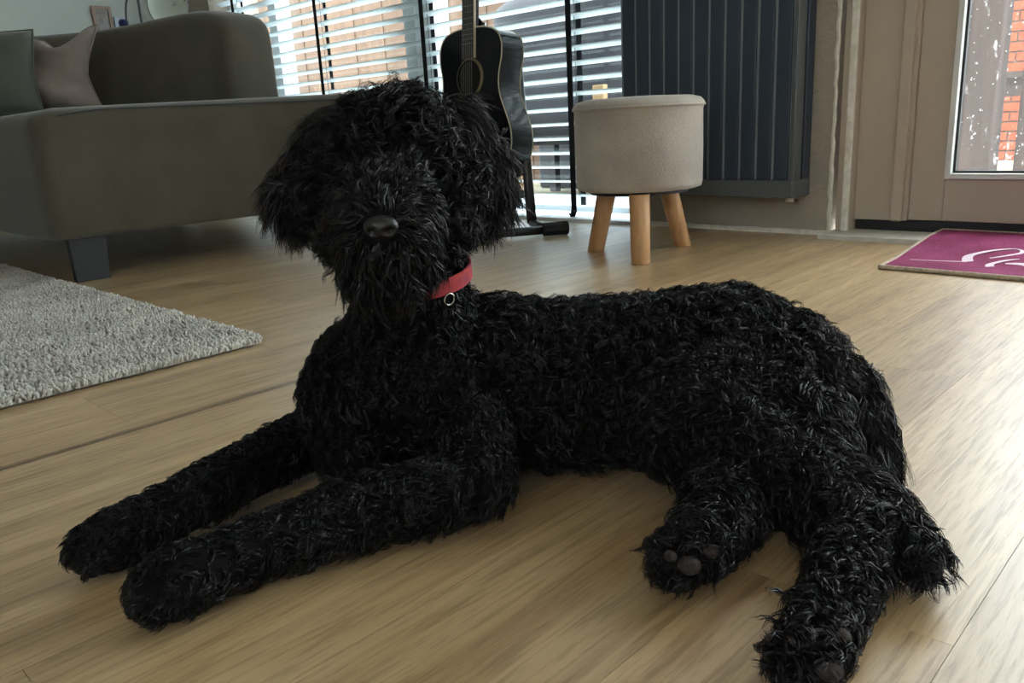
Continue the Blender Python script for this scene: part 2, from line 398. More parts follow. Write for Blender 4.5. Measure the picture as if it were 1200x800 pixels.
# door_1: recessed back door with frame
dr = struct('door_1', bx(-0.762, -0.675, 2.365, 2.42, 0.045, 2.1), M_cream, bevel=0.003)
obj('door_rail', bx(-0.675, 0.12, 2.365, 2.42, 0.045, 0.158), M_cream, dr, bevel=0.003)
obj('door_rail', bx(-0.675, 0.12, 2.365, 2.42, 1.98, 2.1), M_cream, dr, bevel=0.003)
obj('door_stile', bx(0.12, 0.21, 2.365, 2.42, 0.045, 2.1), M_cream, dr, bevel=0.003)
for a, b, c, d in ((-0.675, -0.660, 0.158, 1.98), (0.105, 0.12, 0.158, 1.98), (-0.660, 0.105, 0.158, 0.172), (-0.660, 0.105, 1.965, 1.98)):
    tag(obj('glazing_bead', bx(a, b, 2.352, 2.385, c, d), M_bead, dr, bevel=0.002))
for a, b, c, d in ((-0.660, -0.654, 0.172, 1.965), (0.099, 0.105, 0.172, 1.965), (-0.654, 0.099, 0.172, 0.178)):
    obj('glazing_seal', bx(a, b, 2.372, 2.392, c, d), M_dark, dr)
obj('pane', bx(-0.654, 0.099, 2.384, 2.390, 0.178, 1.965), M_glassd, dr)
struct('trim_3', bx(-0.905, -0.762, 2.352, 2.46, 0.043, 2.2), M_cream, bevel=0.002)      # door frame post
struct('trim_4', bx(-0.800, -0.770, 2.334, 2.352, 0.043, 2.2), M_cream, bevel=0.004)      # stop bead
struct('trim_5', bx(-0.945, -0.905, 2.318, 2.46, 0.012, 2.2), M_cream, bevel=0.004)
struct('trim_8', bx(-0.925, -0.905, 2.306, 2.318, 0.012, 2.2), M_caulk, bevel=0.004)
bm = bmesh.new()
pts = [(-0.959 + 0.0012*math.sin(i*1.7) + 0.001*random.uniform(-1, 1), 2.311, i*0.02) for i in range(0, 110)]
tube(bm, pts, [0.0065 + 0.001*random.uniform(-1, 1) for _ in pts], 6)
struct('trim_6', bm, M_caulk)                                                             # uneven caulk at the wall edge
struct('trim_7', bx(-0.905, 0.30, 2.366, 2.46, 0.0, 0.043), M_dark)                      # black threshold
struct('door_sill', bx(-0.955, 0.30, 2.222, 2.366, -0.004, 0.014), M_stone, bevel=0.003)
bm = bmesh.new(); box(bm, 0.21, 0.30, 2.352, 2.46, 0.0, 2.2); box(bm, 0.30, 0.52, 2.32, 2.62, 0, 2.2); box(bm, 1.72, 1.8, 2.32, 2.62, 0, 2.2)
struct('trim_9', bm, M_cream)
w3 = struct('fill_window_3', bx(0.52, 1.72, 2.40, 2.48, 0.0, 0.3), M_whitep)  # glazed panel out of view beside the door, added for extra daylight
obj('pane', bx(0.52, 1.72, 2.44, 2.446, 0.3, 2.2), M_glass, w3)

# ================================================================== venetian blind
bl = thing('venetian_blind', 'white horizontal slatted blind with black ladder tapes hanging in front of the garden window', 'blind', (-3.1, 2.36, 0))
pitch = 0.0522
def slat_bm():
    bm = bmesh.new(); n = 5; top = []; bot = []
    for i in range(n):
        u = (i/(n-1) - 0.5)
        y = u*0.050; z = 0.003*(1-4*u*u)
        for x in (-1.385, 1.385): pass
        top.append([bm.verts.new((x, y, z + 0.0014)) for x in (-1.385, 1.455)])
        bot.append([bm.verts.new((x, y, z - 0.0014)) for x in (-1.385, 1.455)])
    for i in range(n-1):
        bm.faces.new((top[i][0], top[i][1], top[i+1][1], top[i+1][0])); bm.faces.new((bot[i][0], bot[i+1][0], bot[i+1][1], bot[i][1]))
    bm.faces.new((top[0][0], bot[0][0], bot[0][1], top[0][1])); bm.faces.new((top[-1][0], top[-1][1], bot[-1][1], bot[-1][0]))
    for k in (0, 1): bm.faces.new([t[k] for t in top] + [b[k] for b in bot[::-1]])
    bmesh.ops.recalc_face_normals(bm, faces=bm.faces)
    bmesh.ops.rotate(bm, verts=bm.verts, cent=(0, 0, 0), matrix=Matrix.Rotation(R(-13), 3, 'X'))
    return bm
s0 = obj('slat', slat_bm(), M_slat, bl); s0.location = (0, 0, 0.088)
for k in range(1, 41):
    s = s0.copy(); C.objects.link(s); s.parent = bl; s.location = (random.uniform(-0.001, 0.001), 0, 0.088 + k*pitch); s.rotation_euler = (R(random.uniform(-1.5, 1.5)), R(random.uniform(-0.05, 0.05)), 0)
obj('bottom_rail', bx(-1.385, 1.455, -0.025, 0.025, 0.030, 0.050), M_slat, bl, bevel=0.004)
obj('head_rail', bx(-1.39, 1.46, -0.03, 0.03, 2.235, 2.29), M_slat, bl, bevel=0.003)
TX = [-4.27, -3.495, -2.72, -1.932]
for x in TX:
    for yy, nm in ((-0.0285, 'front'), (0.0285, 'rear')):
        o = obj('ladder_tape', bx(x+3.1-0.0125, x+3.1+0.0125, yy-0.0007, yy+0.0007, 0.032, 2.24), M_tape, bl)
    bm = bmesh.new(); tube(bm, [(x+3.1+0.004, 0, 0.05), (x+3.1+0.004, 0, 2.24)], 0.0012, 5); obj('lift_cord', bm, M_tape, bl)
    if x > -3: 
        bm = bmesh.new(); tube(bm, [(x+3.1, -0.028, 0.035), (x+3.1-0.004, -0.03, 0.02), (x+3.1-0.012, -0.034, 0.0145)], [0.012, 0.011, 0.016], 8, flat=0.6); obj('tape_end', bm, M_tape, bl)

# ================================================================== radiator
rd = thing('column_radiator', 'tall dark anthracite vertical panel radiator fixed to the wall beside the door', 'radiator', (-1.32, 2.2, 0.12))
n = 11; x0 = -0.287; pw = 0.0520
for k in range(n):
    a = x0 + k*pw
    obj('panel', bx(a+0.0045, a+pw-0.0045, 0.0, 0.018, 0.045, 1.75), M_rad, rd, bevel=0.003)
bm = bmesh.new()
for k in range(n+1):
    a = x0 + k*pw; box(bm, a-0.0040, a+0.0040, 0.005, 0.03, 0.045, 1.75)
obj('rear_tube', bm, M_radg, rd)
obj('rear_panel', bx(-0.287, 0.285, 0.045, 0.065, 0.05, 1.75), M_rad, rd)
obj('side_cover', bx(0.288, 0.300, -0.004, 0.046, 0.045, 1.75), M_radl, rd, bevel=0.002)
obj('side_cover', bx(0.288, 0.302, 0.055, 0.100, 0.045, 1.75), M_rad, rd, bevel=0.002)
bm = bmesh.new(); box(bm, 0.286, 0.292, 0.0, 0.1, 0.045, 1.75); obj('side_gap', bm, M_dark, rd)
obj('bottom_header', bx(-0.312, 0.304, -0.012, 0.1, -0.005, 0.045), M_radl, rd, bevel=0.004)
obj('top_header', bx(-0.312, 0.304, -0.012, 0.1, 1.75, 1.80), M_radl, rd, bevel=0.004)
bm = bmesh.new(); tube(bm, [(0.262, 0.06, -0.004), (0.262, 0.06, -0.022)], 0.012, 12); obj('valve', bm, M_caulk, rd)
bm = bmesh.new(); tube(bm, [(0.293, 0.035, -0.004), (0.293, 0.035, -0.012), (0.300, 0.030, -0.02)], 0.006, 10); obj('drain_screw', bm, M_chrome, rd)
for z in (0.3, 1.5): obj('bracket', bx(-0.02, 0.02, 0.06, 0.116, z, z+0.04), M_rad, rd)

# ================================================================== stool
st = thing('padded_stool', 'round oatmeal fabric stool on three beech legs in front of the radiator', 'stool', (-1.267, 1.803, 0))
bm = bmesh.new()
r = 0.166
prof = [(0, 0.176), (r-0.015, 0.176), (r-0.003, 0.180), (r, 0.192), (r+0.001, 0.28), (r, 0.375), (r+0.002, 0.380), (r+0.005, 0.385), (r+0.003, 0.392), (r-0.006, 0.402), (r-0.03, 0.408), (0.06, 0.411), (0, 0.412)]
lathe(bm, prof, 64)
for v in bm.verts:
    a = math.atan2(v.co.y, v.co.x); q = 1 + 0.006*math.sin(3*a+1)+0.004*math.sin(7*a)
    v.co.x *= q; v.co.y *= q
obj('padded_seat', bm, M_stool, st, smooth=True)
bm = bmesh.new(); rr = r+0.0045
tube(bm, [(rr*math.cos(t), rr*math.sin(t), 0.3845) for t in np.linspace(0, 2*math.pi, 65)], 0.003, 6, cap=False); obj('piping', bm, M_stool, st, smooth=True)
bm = bmesh.new(); lathe(bm, [(0, 0.166), (0.13, 0.166), (0.13, 0.177), (0, 0.177)], 40); obj('base_board', bm, M_dark, st)
for bp, tp in (((0.098, -0.135), (0.075, -0.105)), ((-0.135, -0.021), (-0.092, -0.018)), ((0.038, 0.157), (0.02, 0.108))):
    bm = bmesh.new(); bmesh.ops.create_cone(bm, cap_ends=True, segments=24, radius1=0.0235, radius2=0.0265, depth=0.18)
    for v in bm.verts:
        k = (v.co.z + 0.09)/0.18
        v.co.x += bp[0]*(1-k)+tp[0]*k; v.co.y += bp[1]*(1-k)+tp[1]*k; v.co.z = k*0.172
    obj('leg', bm, M_leg, st, smooth=False, bevel=0.002)
for o in st.children:
    if o.name.startswith('leg'):
        for p in o.data.polygons: p.use_smooth = len(p.vertices) == 4

# ================================================================== guitar and its stand
def body_outline(sc=1.0, n=72):
    # half widths of a dreadnought-like body by height (0..0.49)
    ks = [(0, 0), (0.004, 0.07), (0.015, 0.115), (0.04, 0.155), (0.08, 0.182), (0.125, 0.193), (0.17, 0.188), (0.22, 0.165), (0.27, 0.139), (0.31, 0.130), (0.35, 0.134), (0.39, 0.145), (0.43, 0.146), (0.46, 0.132), (0.478, 0.105), (0.488, 0.06), (0.49, 0.0)]
    zs = np.array([a for a, b in ks]); ws = np.array([b for a, b in ks])
    t = np.linspace(0, 1, n); ph = 0.5-0.5*np.cos(t*math.pi); zz = ph*0.49
    ww = np.interp(zz, zs, ws)
    for _ in range(2):
        ww[1:-1] = (ww[:-2]+2*ww[1:-1]+ww[2:])/4
    ww[0] = ww[-1] = 0
    pts = [(w, z) for w, z in zip(ww, zz)] + [(-w, z) for w, z in zip(ww[1:-1][::-1], zz[1:-1][::-1])]
    return pts
gt = thing('acoustic_guitar', 'black acoustic guitar with pale binding upright on a floor stand by the blinds', 'guitar', (-2.135, 2.0, 0.165))
gt.scale = (1.07, 1.0, 1.07)
gt.rotation_euler = (R(-5), R(0), R(0))
out = body_outline()
bm = bmesh.new(); prism(bm, out, 0.0, 0.105); bmesh.ops.recalc_face_normals(bm, faces=bm.faces)
gb = obj('body', bm, M_gutblack, gt, bevel=0.002)
for y in (-0.0006, 0.1056):
    bm = bmesh.new(); tube(bm, [(x, y, z) for x, z in out] + [(out[0][0], y, out[0][1])], 0.0023, 6, cap=False); obj('binding', bm, M_purf, gt)
bm = bmesh.new(); n_ = 40
a = [bm.verts.new((0.052*math.cos(2*math.pi*k/n_), -0.0015, 0.335+0.052*math.sin(2*math.pi*k/n_))) for k in range(n_)]; bm.faces.new(a)
obj('soundhole', bm, M_hole, gt)
bm = bmesh.new(); tube(bm, [(0.060*math.cos(t), -0.001, 0.335+0.060*math.sin(t)) for t in np.linspace(0, 2*math.pi, 49)], 0.0072, 6, cap=False, flat=0.2)
obj('rosette', bm, M_rose, gt)
neck = obj('neck', bx(-0.026, 0.026, -0.002, 0.020, 0.488, 0.86), M_gutblack, gt, bevel=0.006)
bm = bmesh.new(); prism(bm, [(-0.029, 0.395), (0.029, 0.395), (0.022, 0.86), (-0.022, 0.86)], -0.010, -0.002); fb = obj('fretboard', bm, M_fret, gt)
bm = bmesh.new(); box(bm, 0.0265, 0.0295, -0.0105, -0.001, 0.395, 0.60); obj('fretboard_binding', bm, M_purf, gt)
for k in range(19):
    z = 0.86 - 0.65*(1-2**(-k/12.0)) ; 
    if z < 0.40 or k == 0: continue
    obj('fret', bx(-0.027, 0.027, -0.0118, -0.0098, z-0.0008, z+0.0008), M_chrome, gt)
for k in range(6):
    x = -0.019 + k*0.0076
    bm = bmesh.new(); tube(bm, [(x*1.35, -0.016, 0.185), (x*0.85, -0.0145, 0.862)], 0.0006, 5); obj('string', bm, M_chrome, gt)
obj('bridge', bx(-0.09, 0.09, -0.011, -0.001, 0.17, 0.20), M_fret, gt, bevel=0.003)
hd = obj('headstock', bx(-0.037, 0.037, 0.006, 0.022, 0.86, 1.05), M_gutblack, gt, bevel=0.004)
for sx in (-1, 1):
    for k in range(3):
        bm = bmesh.new(); tube(bm, [(sx*0.037, 0.014, 0.90+k*0.055), (sx*0.055, 0.014, 0.90+k*0.055)], [0.004, 0.008], 8); obj('tuning_peg', bm, M_chrome, gt)
bm = bmesh.new(); tube(bm, [(0, 0.05, 0.488), (0.0, 0.05, 0.51)], [0.016, 0.02], 10)
tube(bm, [(0.03, 0.028, 0.50), (0.0, 0.02, 0.53)], 0.008, 8); obj('heel', bm, M_gutblack, gt)

gs = thing('guitar_stand', 'black tubular floor stand with foam sleeves holding the guitar', 'stand', (-2.12, 2.1, 0))
def gsl(x): return x + 2.12
def P(x, y, z): return (x+2.12, y-2.1, z)
bm = bmesh.new(); tube(bm, [P(-2.12, 2.26, 0.60), P(-1.862, 2.02, 0.03)], 0.017, 12, flat=0.6); obj('leg', bm, M_blackm, gs, smooth=True)
bm = bmesh.new(); tube(bm, [P(-2.12, 2.26, 0.60), P(-2.40, 2.05, 0.03)], 0.017, 12, flat=0.6); obj('leg', bm, M_blackm, gs, smooth=True)
bm = bmesh.new(); tube(bm, [P(-1.735, 1.965, 0.021), P(-1.88, 1.74, 0.021)], 0.014, 12); obj('foot_tube', bm, M_blackm, gs, smooth=True)
bm = bmesh.new(); tube(bm, [P(-1.735, 1.965, 0.021), P(-1.862, 2.02, 0.03)], 0.013, 12); obj('foot_joint', bm, M_blackm, gs, smooth=True)
bm = bmesh.new(); tube(bm, [P(-1.700, 2.017, 0.0225), P(-1.747, 1.946, 0.0225)], [0.0225, 0.0215], 14); obj('rubber_end', bm, M_foam, gs, smooth=False, bevel=0.004)
bm = bmesh.new(); tube(bm, [P(-2.40, 2.05, 0.021), P(-2.36, 1.78, 0.021)], 0.014, 12); obj('foot_tube', bm, M_blackm, gs, smooth=True)
for x in (-2.26, -1.98):
    bm = bmesh.new(); tube(bm, [P(x, 2.15, 0.115), P(x, 1.97, 0.113), P(x, 1.955, 0.15)], 0.013, 10); obj('cradle_arm', bm, M_foam, gs, smooth=True)
bm = bmesh.new(); tube(bm, [P(-2.26, 2.15, 0.115), P(-1.98, 2.15, 0.115)], 0.011, 10); obj('cross_bar', bm, M_blackm, gs, smooth=True)

# ================================================================== door mat
dm = thing('door_mat', 'magenta door mat with beige edge and white script in front of the back door', 'mat', (-0.66, 1.85, 0))
def mat_pt(u, v):
    # u along +X (0..0.8), v towards the door (0..0.52)
    x = 0.012 + u - 0.04*v; y = 0.004 - 0.035*u + v
    yy = y + 1.85
    k = min(max((yy - 1.96)/0.26, 0), 1)
    return Vector((x, y, 0.001 + 0.0165*k))
bm = bmesh.new(); nu, nv = 10, 26; g = []
for j in range(nv+1):
    g.append([bm.verts.new(mat_pt(0.8*i/nu, 0.505*j/nv) + Vector((0, 0, 0.007))) for i in range(nu+1)])
for j in range(nv):
    for i in range(nu): bm.faces.new((g[j][i], g[j][i+1], g[j+1][i+1], g[j+1][i]))
ext = bmesh.ops.extrude_face_region(bm, geom=bm.faces[:])
for v in ext['geom']:
    if isinstance(v, bmesh.types.BMVert): v.co.z -= 0.0065
bmesh.ops.recalc_face_normals(bm, faces=bm.faces)
obj('woven_pad', bm, M_mat, dm)
bm = bmesh.new()
per = [mat_pt(0.8*i/20, 0) for i in range(21)] + [mat_pt(0.8, 0.505*i/20) for i in range(1, 21)] + [mat_pt(0.8-0.8*i/20, 0.505) for i in range(1, 21)] + [mat_pt(0, 0.505-0.505*i/20) for i in range(1, 20)]
tube(bm, [p + Vector((0, 0, 0.0045)) for p in per] + [per[0] + Vector((0, 0, 0.0045))], 0.0052, 8, cap=False)
obj('edge_binding', bm, M_matb, dm)
def ink(pts, ws, name='lettering'):
    bm = bmesh.new(); pp = [Vector((x+0.66, y-1.85, 0.0082)) for x, y in pts]
    tube(bm, pp, ws, 6, flat=0.25)
    # flatten the tube onto the mat
    for v in bm.verts:
        k = min(max((v.co.y + 1.85 - 1.96)/0.26, 0), 1)      # follow the mat up onto the sill
        v.co.z = 0.0088 + 0.0165*k + (v.co.z-0.0082)*0.12
    return obj(name, bm, M_matw, dm)
def smooth_pts(p, n=8):
    out = []
    P_ = [p[0]] + p + [p[-1]]
    for i in range(1, len(P_)-2):
        for k in range(n):
            t = k/n; a = [np.array(P_[i+j], float) for j in (-1, 0, 1, 2)]
            out.append(tuple(0.5*((2*a[1]) + (-a[0]+a[2])*t + (2*a[0]-5*a[1]+4*a[2]-a[3])*t*t + (-a[0]+3*a[1]-3*a[2]+a[3])*t**3)))
    out.append(tuple(p[-1])); return out
def stroke(p, w):
    q = smooth_pts(p); ws = 1.7*np.interp(np.linspace(0, 1, len(q)), np.linspace(0, 1, len(w)), w); ink(q, list(ws))
stroke([(-0.503, 1.972), (-0.515, 2.03), (-0.49, 2.09), (-0.455, 2.125), (-0.432, 2.12), (-0.425, 2.09), (-0.445, 2.055), (-0.47, 2.02)], [0.010, 0.009, 0.007, 0.004, 0.004, 0.003, 0.0015])
stroke([(-0.448, 1.935), (-0.455, 1.965), (-0.435, 2.01), (-0.415, 2.03)], [0.007, 0.007, 0.006, 0.003])
stroke([(-0.43, 1.98), (-0.40, 1.985), (-0.375, 1.97), (-0.35, 1.99), (-0.33, 2.03), (-0.29, 2.0)], [0.002, 0.006, 0.009, 0.008, 0.007, 0.003])
stroke([(-0.27, 1.92), (-0.26, 2.0), (-0.22, 2.06), (-0.20, 2.0), (-0.16, 2.0)], [0.007, 0.008, 0.007, 0.006, 0.003])
stroke([(-0.618, 1.954), (-0.56, 1.962), (-0.503, 1.972)], [0.0012, 0.0014, 0.0016])

# ================================================================== sofa
sf = thing('corner_sofa', 'dark olive grey fabric corner sofa on blue grey legs behind the rug', 'sofa', (-3.0, 1.2, 0))
def S(x, y, z): return Vector((x+3.0, y-1.2, z))
def rounded_plan(x0, x1, y0, y1, r, n=8, inset=0):
    x0 += inset; x1 -= inset; y0 += inset; y1 -= inset
    r = max(r-inset*0.6, 0.01)
    pts = []
    for cx, cy, a0 in ((x1-r, y0+r, -90), (x1-r, y1-r, 0), (x0+r, y1-r, 90), (x0+r, y0+r, 180)):
        for k in range(n+1):
            a = R(a0 + 90*k/n); pts.append((cx + r*math.cos(a), cy + r*math.sin(a)))
    return pts
def soft_block(x0, x1, y0, y1, z0, z1, r, top, bot=0.02, topf=None):
    bm = bmesh.new(); rings = []
    lv = [(z0, bot)] + [(z0+bot*0.5, bot*0.3), (z0+bot, 0)] + [(z1-top, 0.0), (z1-top*0.6, top*0.12), (z1-top*0.25, top*0.4), (z1, top)]
    lv += [(z1+0.004, top*2.0)]
    for z, ins in lv:
        rings.append([bm.verts.new(S(x, y, z + (topf(x, y) if (topf and z > (z0+z1)/2) else 0))) for x, y in rounded_plan(x0, x1, y0, y1, r, 8, ins)])
    for a, b in zip(rings, rings[1:]):
        for k in range(len(a)): bm.faces.new((a[k], a[(k+1)%len(a)], b[(k+1)%len(a)], b[k]))
    bm.faces.new(rings[0][::-1]); bm.faces.new(rings[-1])
    return bm
def topf(x, y):   # the side sinks towards its front corner
    k = min(max((y-0.66)/0.25, 0), 1)
    return -0.034*(1-k)**2 + 0.012*min(max((y-0.9)/0.8, 0), 1)
obj('seat_base', soft_block(-4.2, -2.33, 0.675, 1.80, 0.115, 0.478, 0.05, 0.028, topf=topf), M_sofa, sf, smooth=True, subsurf=1)
obj('seat_base', soft_block(-4.20, -3.42, 0.10, 0.68, 0.115, 0.455, 0.06, 0.03), M_sofa, sf, smooth=True, subsurf=1)
bm = bmesh.new()
tube(bm, [S(-2.352, y, 0.478 + topf(0, y) - 0.021) for y in np.linspace(0.74, 1.74, 30)], 0.0022, 5)
for v in bm.verts: v.co.x += 0.0205
obj('seam', bm, M_dark, sf)
# back: rounded section swept along the inside corner
path = [(-3.56, 0.15, 0.745), (-3.55, 0.5, 0.745), (-3.50, 0.85, 0.75), (-3.46, 1.12, 0.765), (-3.38, 1.32, 0.785), (-3.22, 1.44, 0.80), (-3.08, 1.50, 0.812), (-2.96, 1.53, 0.812), (-2.86, 1.545, 0.806), (-2.805, 1.55, 0.79), (-2.775, 1.555, 0.765), (-2.765, 1.558, 0.74)]
def sweep_back(path, hw=0.13, z0=0.36):
    bm = bmesh.new(); rings = []
    n = len(path)
    for i, (x, y, zt) in enumerate(path):
        a = Vector(path[max(i-1, 0)][:2]); b = Vector(path[min(i+1, n-1)][:2]); t = (b-a).normalized(); nn = Vector((-t.y, t.x))
        w = hw*(1 - 0.0*i)
        if i >= n-5: w = hw*[1.0, 0.99, 0.96, 0.88, 0.74][i-(n-5)]
        ring = []
        for k in range(13):
            ph = math.pi*k/12; cx = -math.cos(ph); cz = math.sin(ph)
            sx = math.copysign(abs(cx)**0.45, cx); sz = cz**0.6
            ring.append((sx*w, zt - 0.09 + 0.09*sz))
        pts = [(-w*1.04, z0)] + ring + [(w*1.04, z0)]
        rings.append([bm.verts.new(S(x + nn.x*o_, y + nn.y*o_, z)) for o_, z in pts])
    for a, b in zip(rings, rings[1:]):
        for k in range(len(a)-1): bm.faces.new((a[k], a[k+1], b[k+1], b[k]))
    bm.faces.new(rings[0]); bm.faces.new(rings[-1][::-1])
    bmesh.ops.recalc_face_normals(bm, faces=bm.faces)
    return bm
obj('backrest', sweep_back(path), M_sofa, sf, smooth=True, subsurf=1)
# seam over the back, where the corner cushion meets the end cushion
bm = bmesh.new()
tube(bm, [S(-3.13, 1.62, 0.802), S(-3.16, 1.52, 0.8035), S(-3.19, 1.42, 0.800), S(-3.205, 1.362, 0.782), S(-3.225, 1.325, 0.74), S(-3.24, 1.312, 0.66), S(-3.25, 1.31, 0.56), S(-3.25, 1.31, 0.46)], 0.006, 6); obj('back_seam', bm, M_dark, sf)
for x, y in ((-2.395, 0.775), (-2.40, 1.68), (-3.9, 0.30), (-3.9, 1.68)):
    bm = bmesh.new(); prism(bm, [(-0.048, 0), (0.042, 0), (0.050, 0.13), (-0.050, 0.13)], -0.012, 0.012)
    for v in bm.verts: v.co.y += 0; 
    bmesh.ops.rotate(bm, verts=bm.verts, cent=(0, 0, 0), matrix=Matrix.Rotation(R(90 if x > -2.5 else 0), 3, 'Z'))
    bmesh.ops.translate(bm, verts=bm.verts, vec=S(x, y, 0)); obj('leg', bm, M_legd, sf, bevel=0.002)

def cushion(w, h, t, pinch=1.0, seed=0):
    bm = bmesh.new(); N = 18; rnd = random.Random(seed); A = []
    ph = [rnd.uniform(0, 6) for _ in range(4)]
    for side in (1, -1):
        G = []
        for j in range(N+1):
            row = []
            for i in range(N+1):
                u = i/N*2-1; v = j/N*2-1
                e = (1-u**4)*(1-v**4)
                ex = 1 + 0.10*pinch*(abs(u*v))**2 - 0.06*pinch*(1-abs(v))*abs(u)**3
                ez = 1 + 0.10*pinch*(abs(u*v))**2 - 0.06*pinch*(1-abs(u))*abs(v)**3
                if pinch > 1.8: ez -= 0.50*math.exp(-((u-0.45)/0.24)**2)*max(v, 0)**2
                d = t*0.5*e**0.5
                wr = 0.007*pinch*math.sin(5*v+3*u+ph[0])*e + 0.004*pinch*math.sin(9*v-4*u+ph[1])*e
                row.append((u*w/2*ex, side*d + wr*(1 if side > 0 else -1), v*h/2*ez))
            G.append(row)
        A.append(G)
    V = {}
    def gv(s, j, i):
        if i in (0, N) or j in (0, N): s = 0
        k = (s, j, i)
        if k not in V: V[k] = bm.verts.new(A[s][j][i])
        return V[k]
    for s in (0, 1):
        for j in range(N):
            for i in range(N):
                f = [gv(s, j, i), gv(s, j, i+1), gv(s, j+1, i+1), gv(s, j+1, i)]
                bm.faces.new(f if s else f[::-1])
    bmesh.ops.recalc_face_normals(bm, faces=bm.faces)
    edge = [A[0][0][i] for i in range(N+1)] + [A[0][j][N] for j in range(1, N+1)] + [A[0][N][i] for i in range(N-1, -1, -1)] + [A[0][j][0] for j in range(N-1, 0, -1)]
    return bm, edge
def put_cushion(name, label, m, loc, rot, w, h, t, pinch, seed):
    r_ = thing(name, label, 'cushion', loc); r_.rotation_euler = rot
    bm, edge = cushion(w, h, t, pinch, seed)
    for v in bm.verts: v.co.z += h/2
    obj('cushion_cover', bm, m, r_, smooth=True)
    b2 = bmesh.new(); tube(b2, [(x, y, z+h/2) for x, y, z in edge] + [(edge[0][0], edge[0][1], edge[0][2]+h/2)], 0.004, 6, cap=False)
    obj('piping', b2, m, r_, smooth=True)
    return r_
put_cushion('scatter_cushion', 'plain dark green grey cushion at the left edge of the picture on the sofa', M_cush1, (-3.23, 0.775, 0.480), (R(-12), 0, R(58)), 0.40, 0.272, 0.12, 0.5, 3)
put_cushion('scatter_cushion', 'creased mauve grey cushion with a pointed corner leaning on the sofa back', M_cush2, (-3.225, 0.995, 0.482), (R(-10), 0, R(50)), 0.34, 0.27, 0.12, 2.0, 5)
put_cushion('scatter_cushion', 'pale cushion corner peeping out behind the dark green grey cushion', M_cush2, (-3.37, 0.60, 0.480), (R(-4), 0, R(85)), 0.26, 0.285, 0.08, 1.6, 8)

# ================================================================== rug
rg = thing('shag_rug', 'light grey shaggy pile rug lying on the oak floor in front of the sofa', 'rug', (-1.3, 0.68, 0))
RX0, RX1, RY0, RY1 = -2.0, -0.01, -2.2, 0.0
obj('backing', bx(RX0, RX1, RY0, RY1, 0.0, 0.008), M_rug, rg, bevel=0.003)
def yarn(n, xr, yr, h, w):
    xs = rng.uniform(*xr, n); ys = rng.uniform(*yr, n)
    base = np.stack([xs, ys, np.full(n, 0.006)], 1)
    ang = rng.uniform(0, 2*np.pi, n); lean = rng.uniform(0.1, 0.9, n)
    hh = h*rng.uniform(0.7, 1.15, n)
    tip = base + np.stack([np.cos(ang)*lean*hh, np.sin(ang)*lean*hh, hh], 1)
    mid = (base+tip)/2 + np.stack([np.cos(ang)*lean*hh*0.2, np.sin(ang)*lean*hh*0.2, hh*0.15], 1)
    V = []; F = []
    for li, (c, s) in enumerate(((base, 0.9), (mid, 1.15), (tip, 0.75))):
        for k in range(4):
            a = ang + k*np.pi/2 + li*0.5
            V.append(c + np.stack([np.cos(a)*w*s, np.sin(a)*w*s, np.zeros(n)], 1))
    V = np.stack(V, 1)             # n,12,3
    fl = []
    for li in range(2):
        for k in range(4): fl.append((li*4+k, li*4+(k+1) % 4, li*4+4+(k+1) % 4, li*4+4+k))
    fl.append((8, 9, 10, 11))
    fl = np.array(fl); F = (fl[None] + (np.arange(n)*12)[:, None, None]).reshape(-1, 4)
    return V.reshape(-1, 3), F
def np_mesh(name, V, F, nv=4):
    me = bpy.data.meshes.new(name); me.vertices.add(len(V)); me.vertices.foreach_set('co', V.astype(np.float32).ravel())
    me.loops.add(F.size); me.loops.foreach_set('vertex_index', F.astype(np.int32).ravel())
    me.polygons.add(len(F)); me.polygons.foreach_set('loop_start', (np.arange(len(F))*nv).astype(np.int32))
    me.update(calc_edges=True); me.validate()
    return me
parts_ = [yarn(36000, (-1.75, -0.008), (-0.95, -0.004), 0.013, 0.0030), yarn(4500, (-1.99, -1.75), (-1.6, -0.004), 0.013, 0.0050)]
# dense rows along the two visible edges
e1 = yarn(1500, (-1.99, -0.004), (-0.008, 0.004), 0.011, 0.0030); e2 = yarn(1300, (-0.010, 0.004), (-1.5, 0.0), 0.011, 0.0030)
parts_ += [e1, e2]
Vs = []; Fs = []; o_ = 0
for v, f in parts_: Vs.append(v); Fs.append(f+o_); o_ += len(v)
ym = np_mesh('pile', np.concatenate(Vs), np.concatenate(Fs)); tag(link_mesh('pile', ym, M_rug, rg, smooth=True), kind='stuff')

# ================================================================== lamp and small things by the left wall
lp = thing('floor_lamp', 'floor lamp with dark grey shell and open white reflector behind the sofa', 'lamp', (-4.27, 1.83, 0))
bm = bmesh.new(); lathe(bm, [(0, 0), (0.12, 0), (0.12, 0.015), (0.02, 0.025), (0, 0.025)], 32); obj('base', bm, M_shade_out, lp, smooth=False)
bm = bmesh.new(); tube(bm, [(0, 0, 0.02), (0.0, 0, 0.85), (0.0, 0.0, 1.18)], 0.0065, 10); obj('pole', bm, M_shade_out, lp, smooth=True)
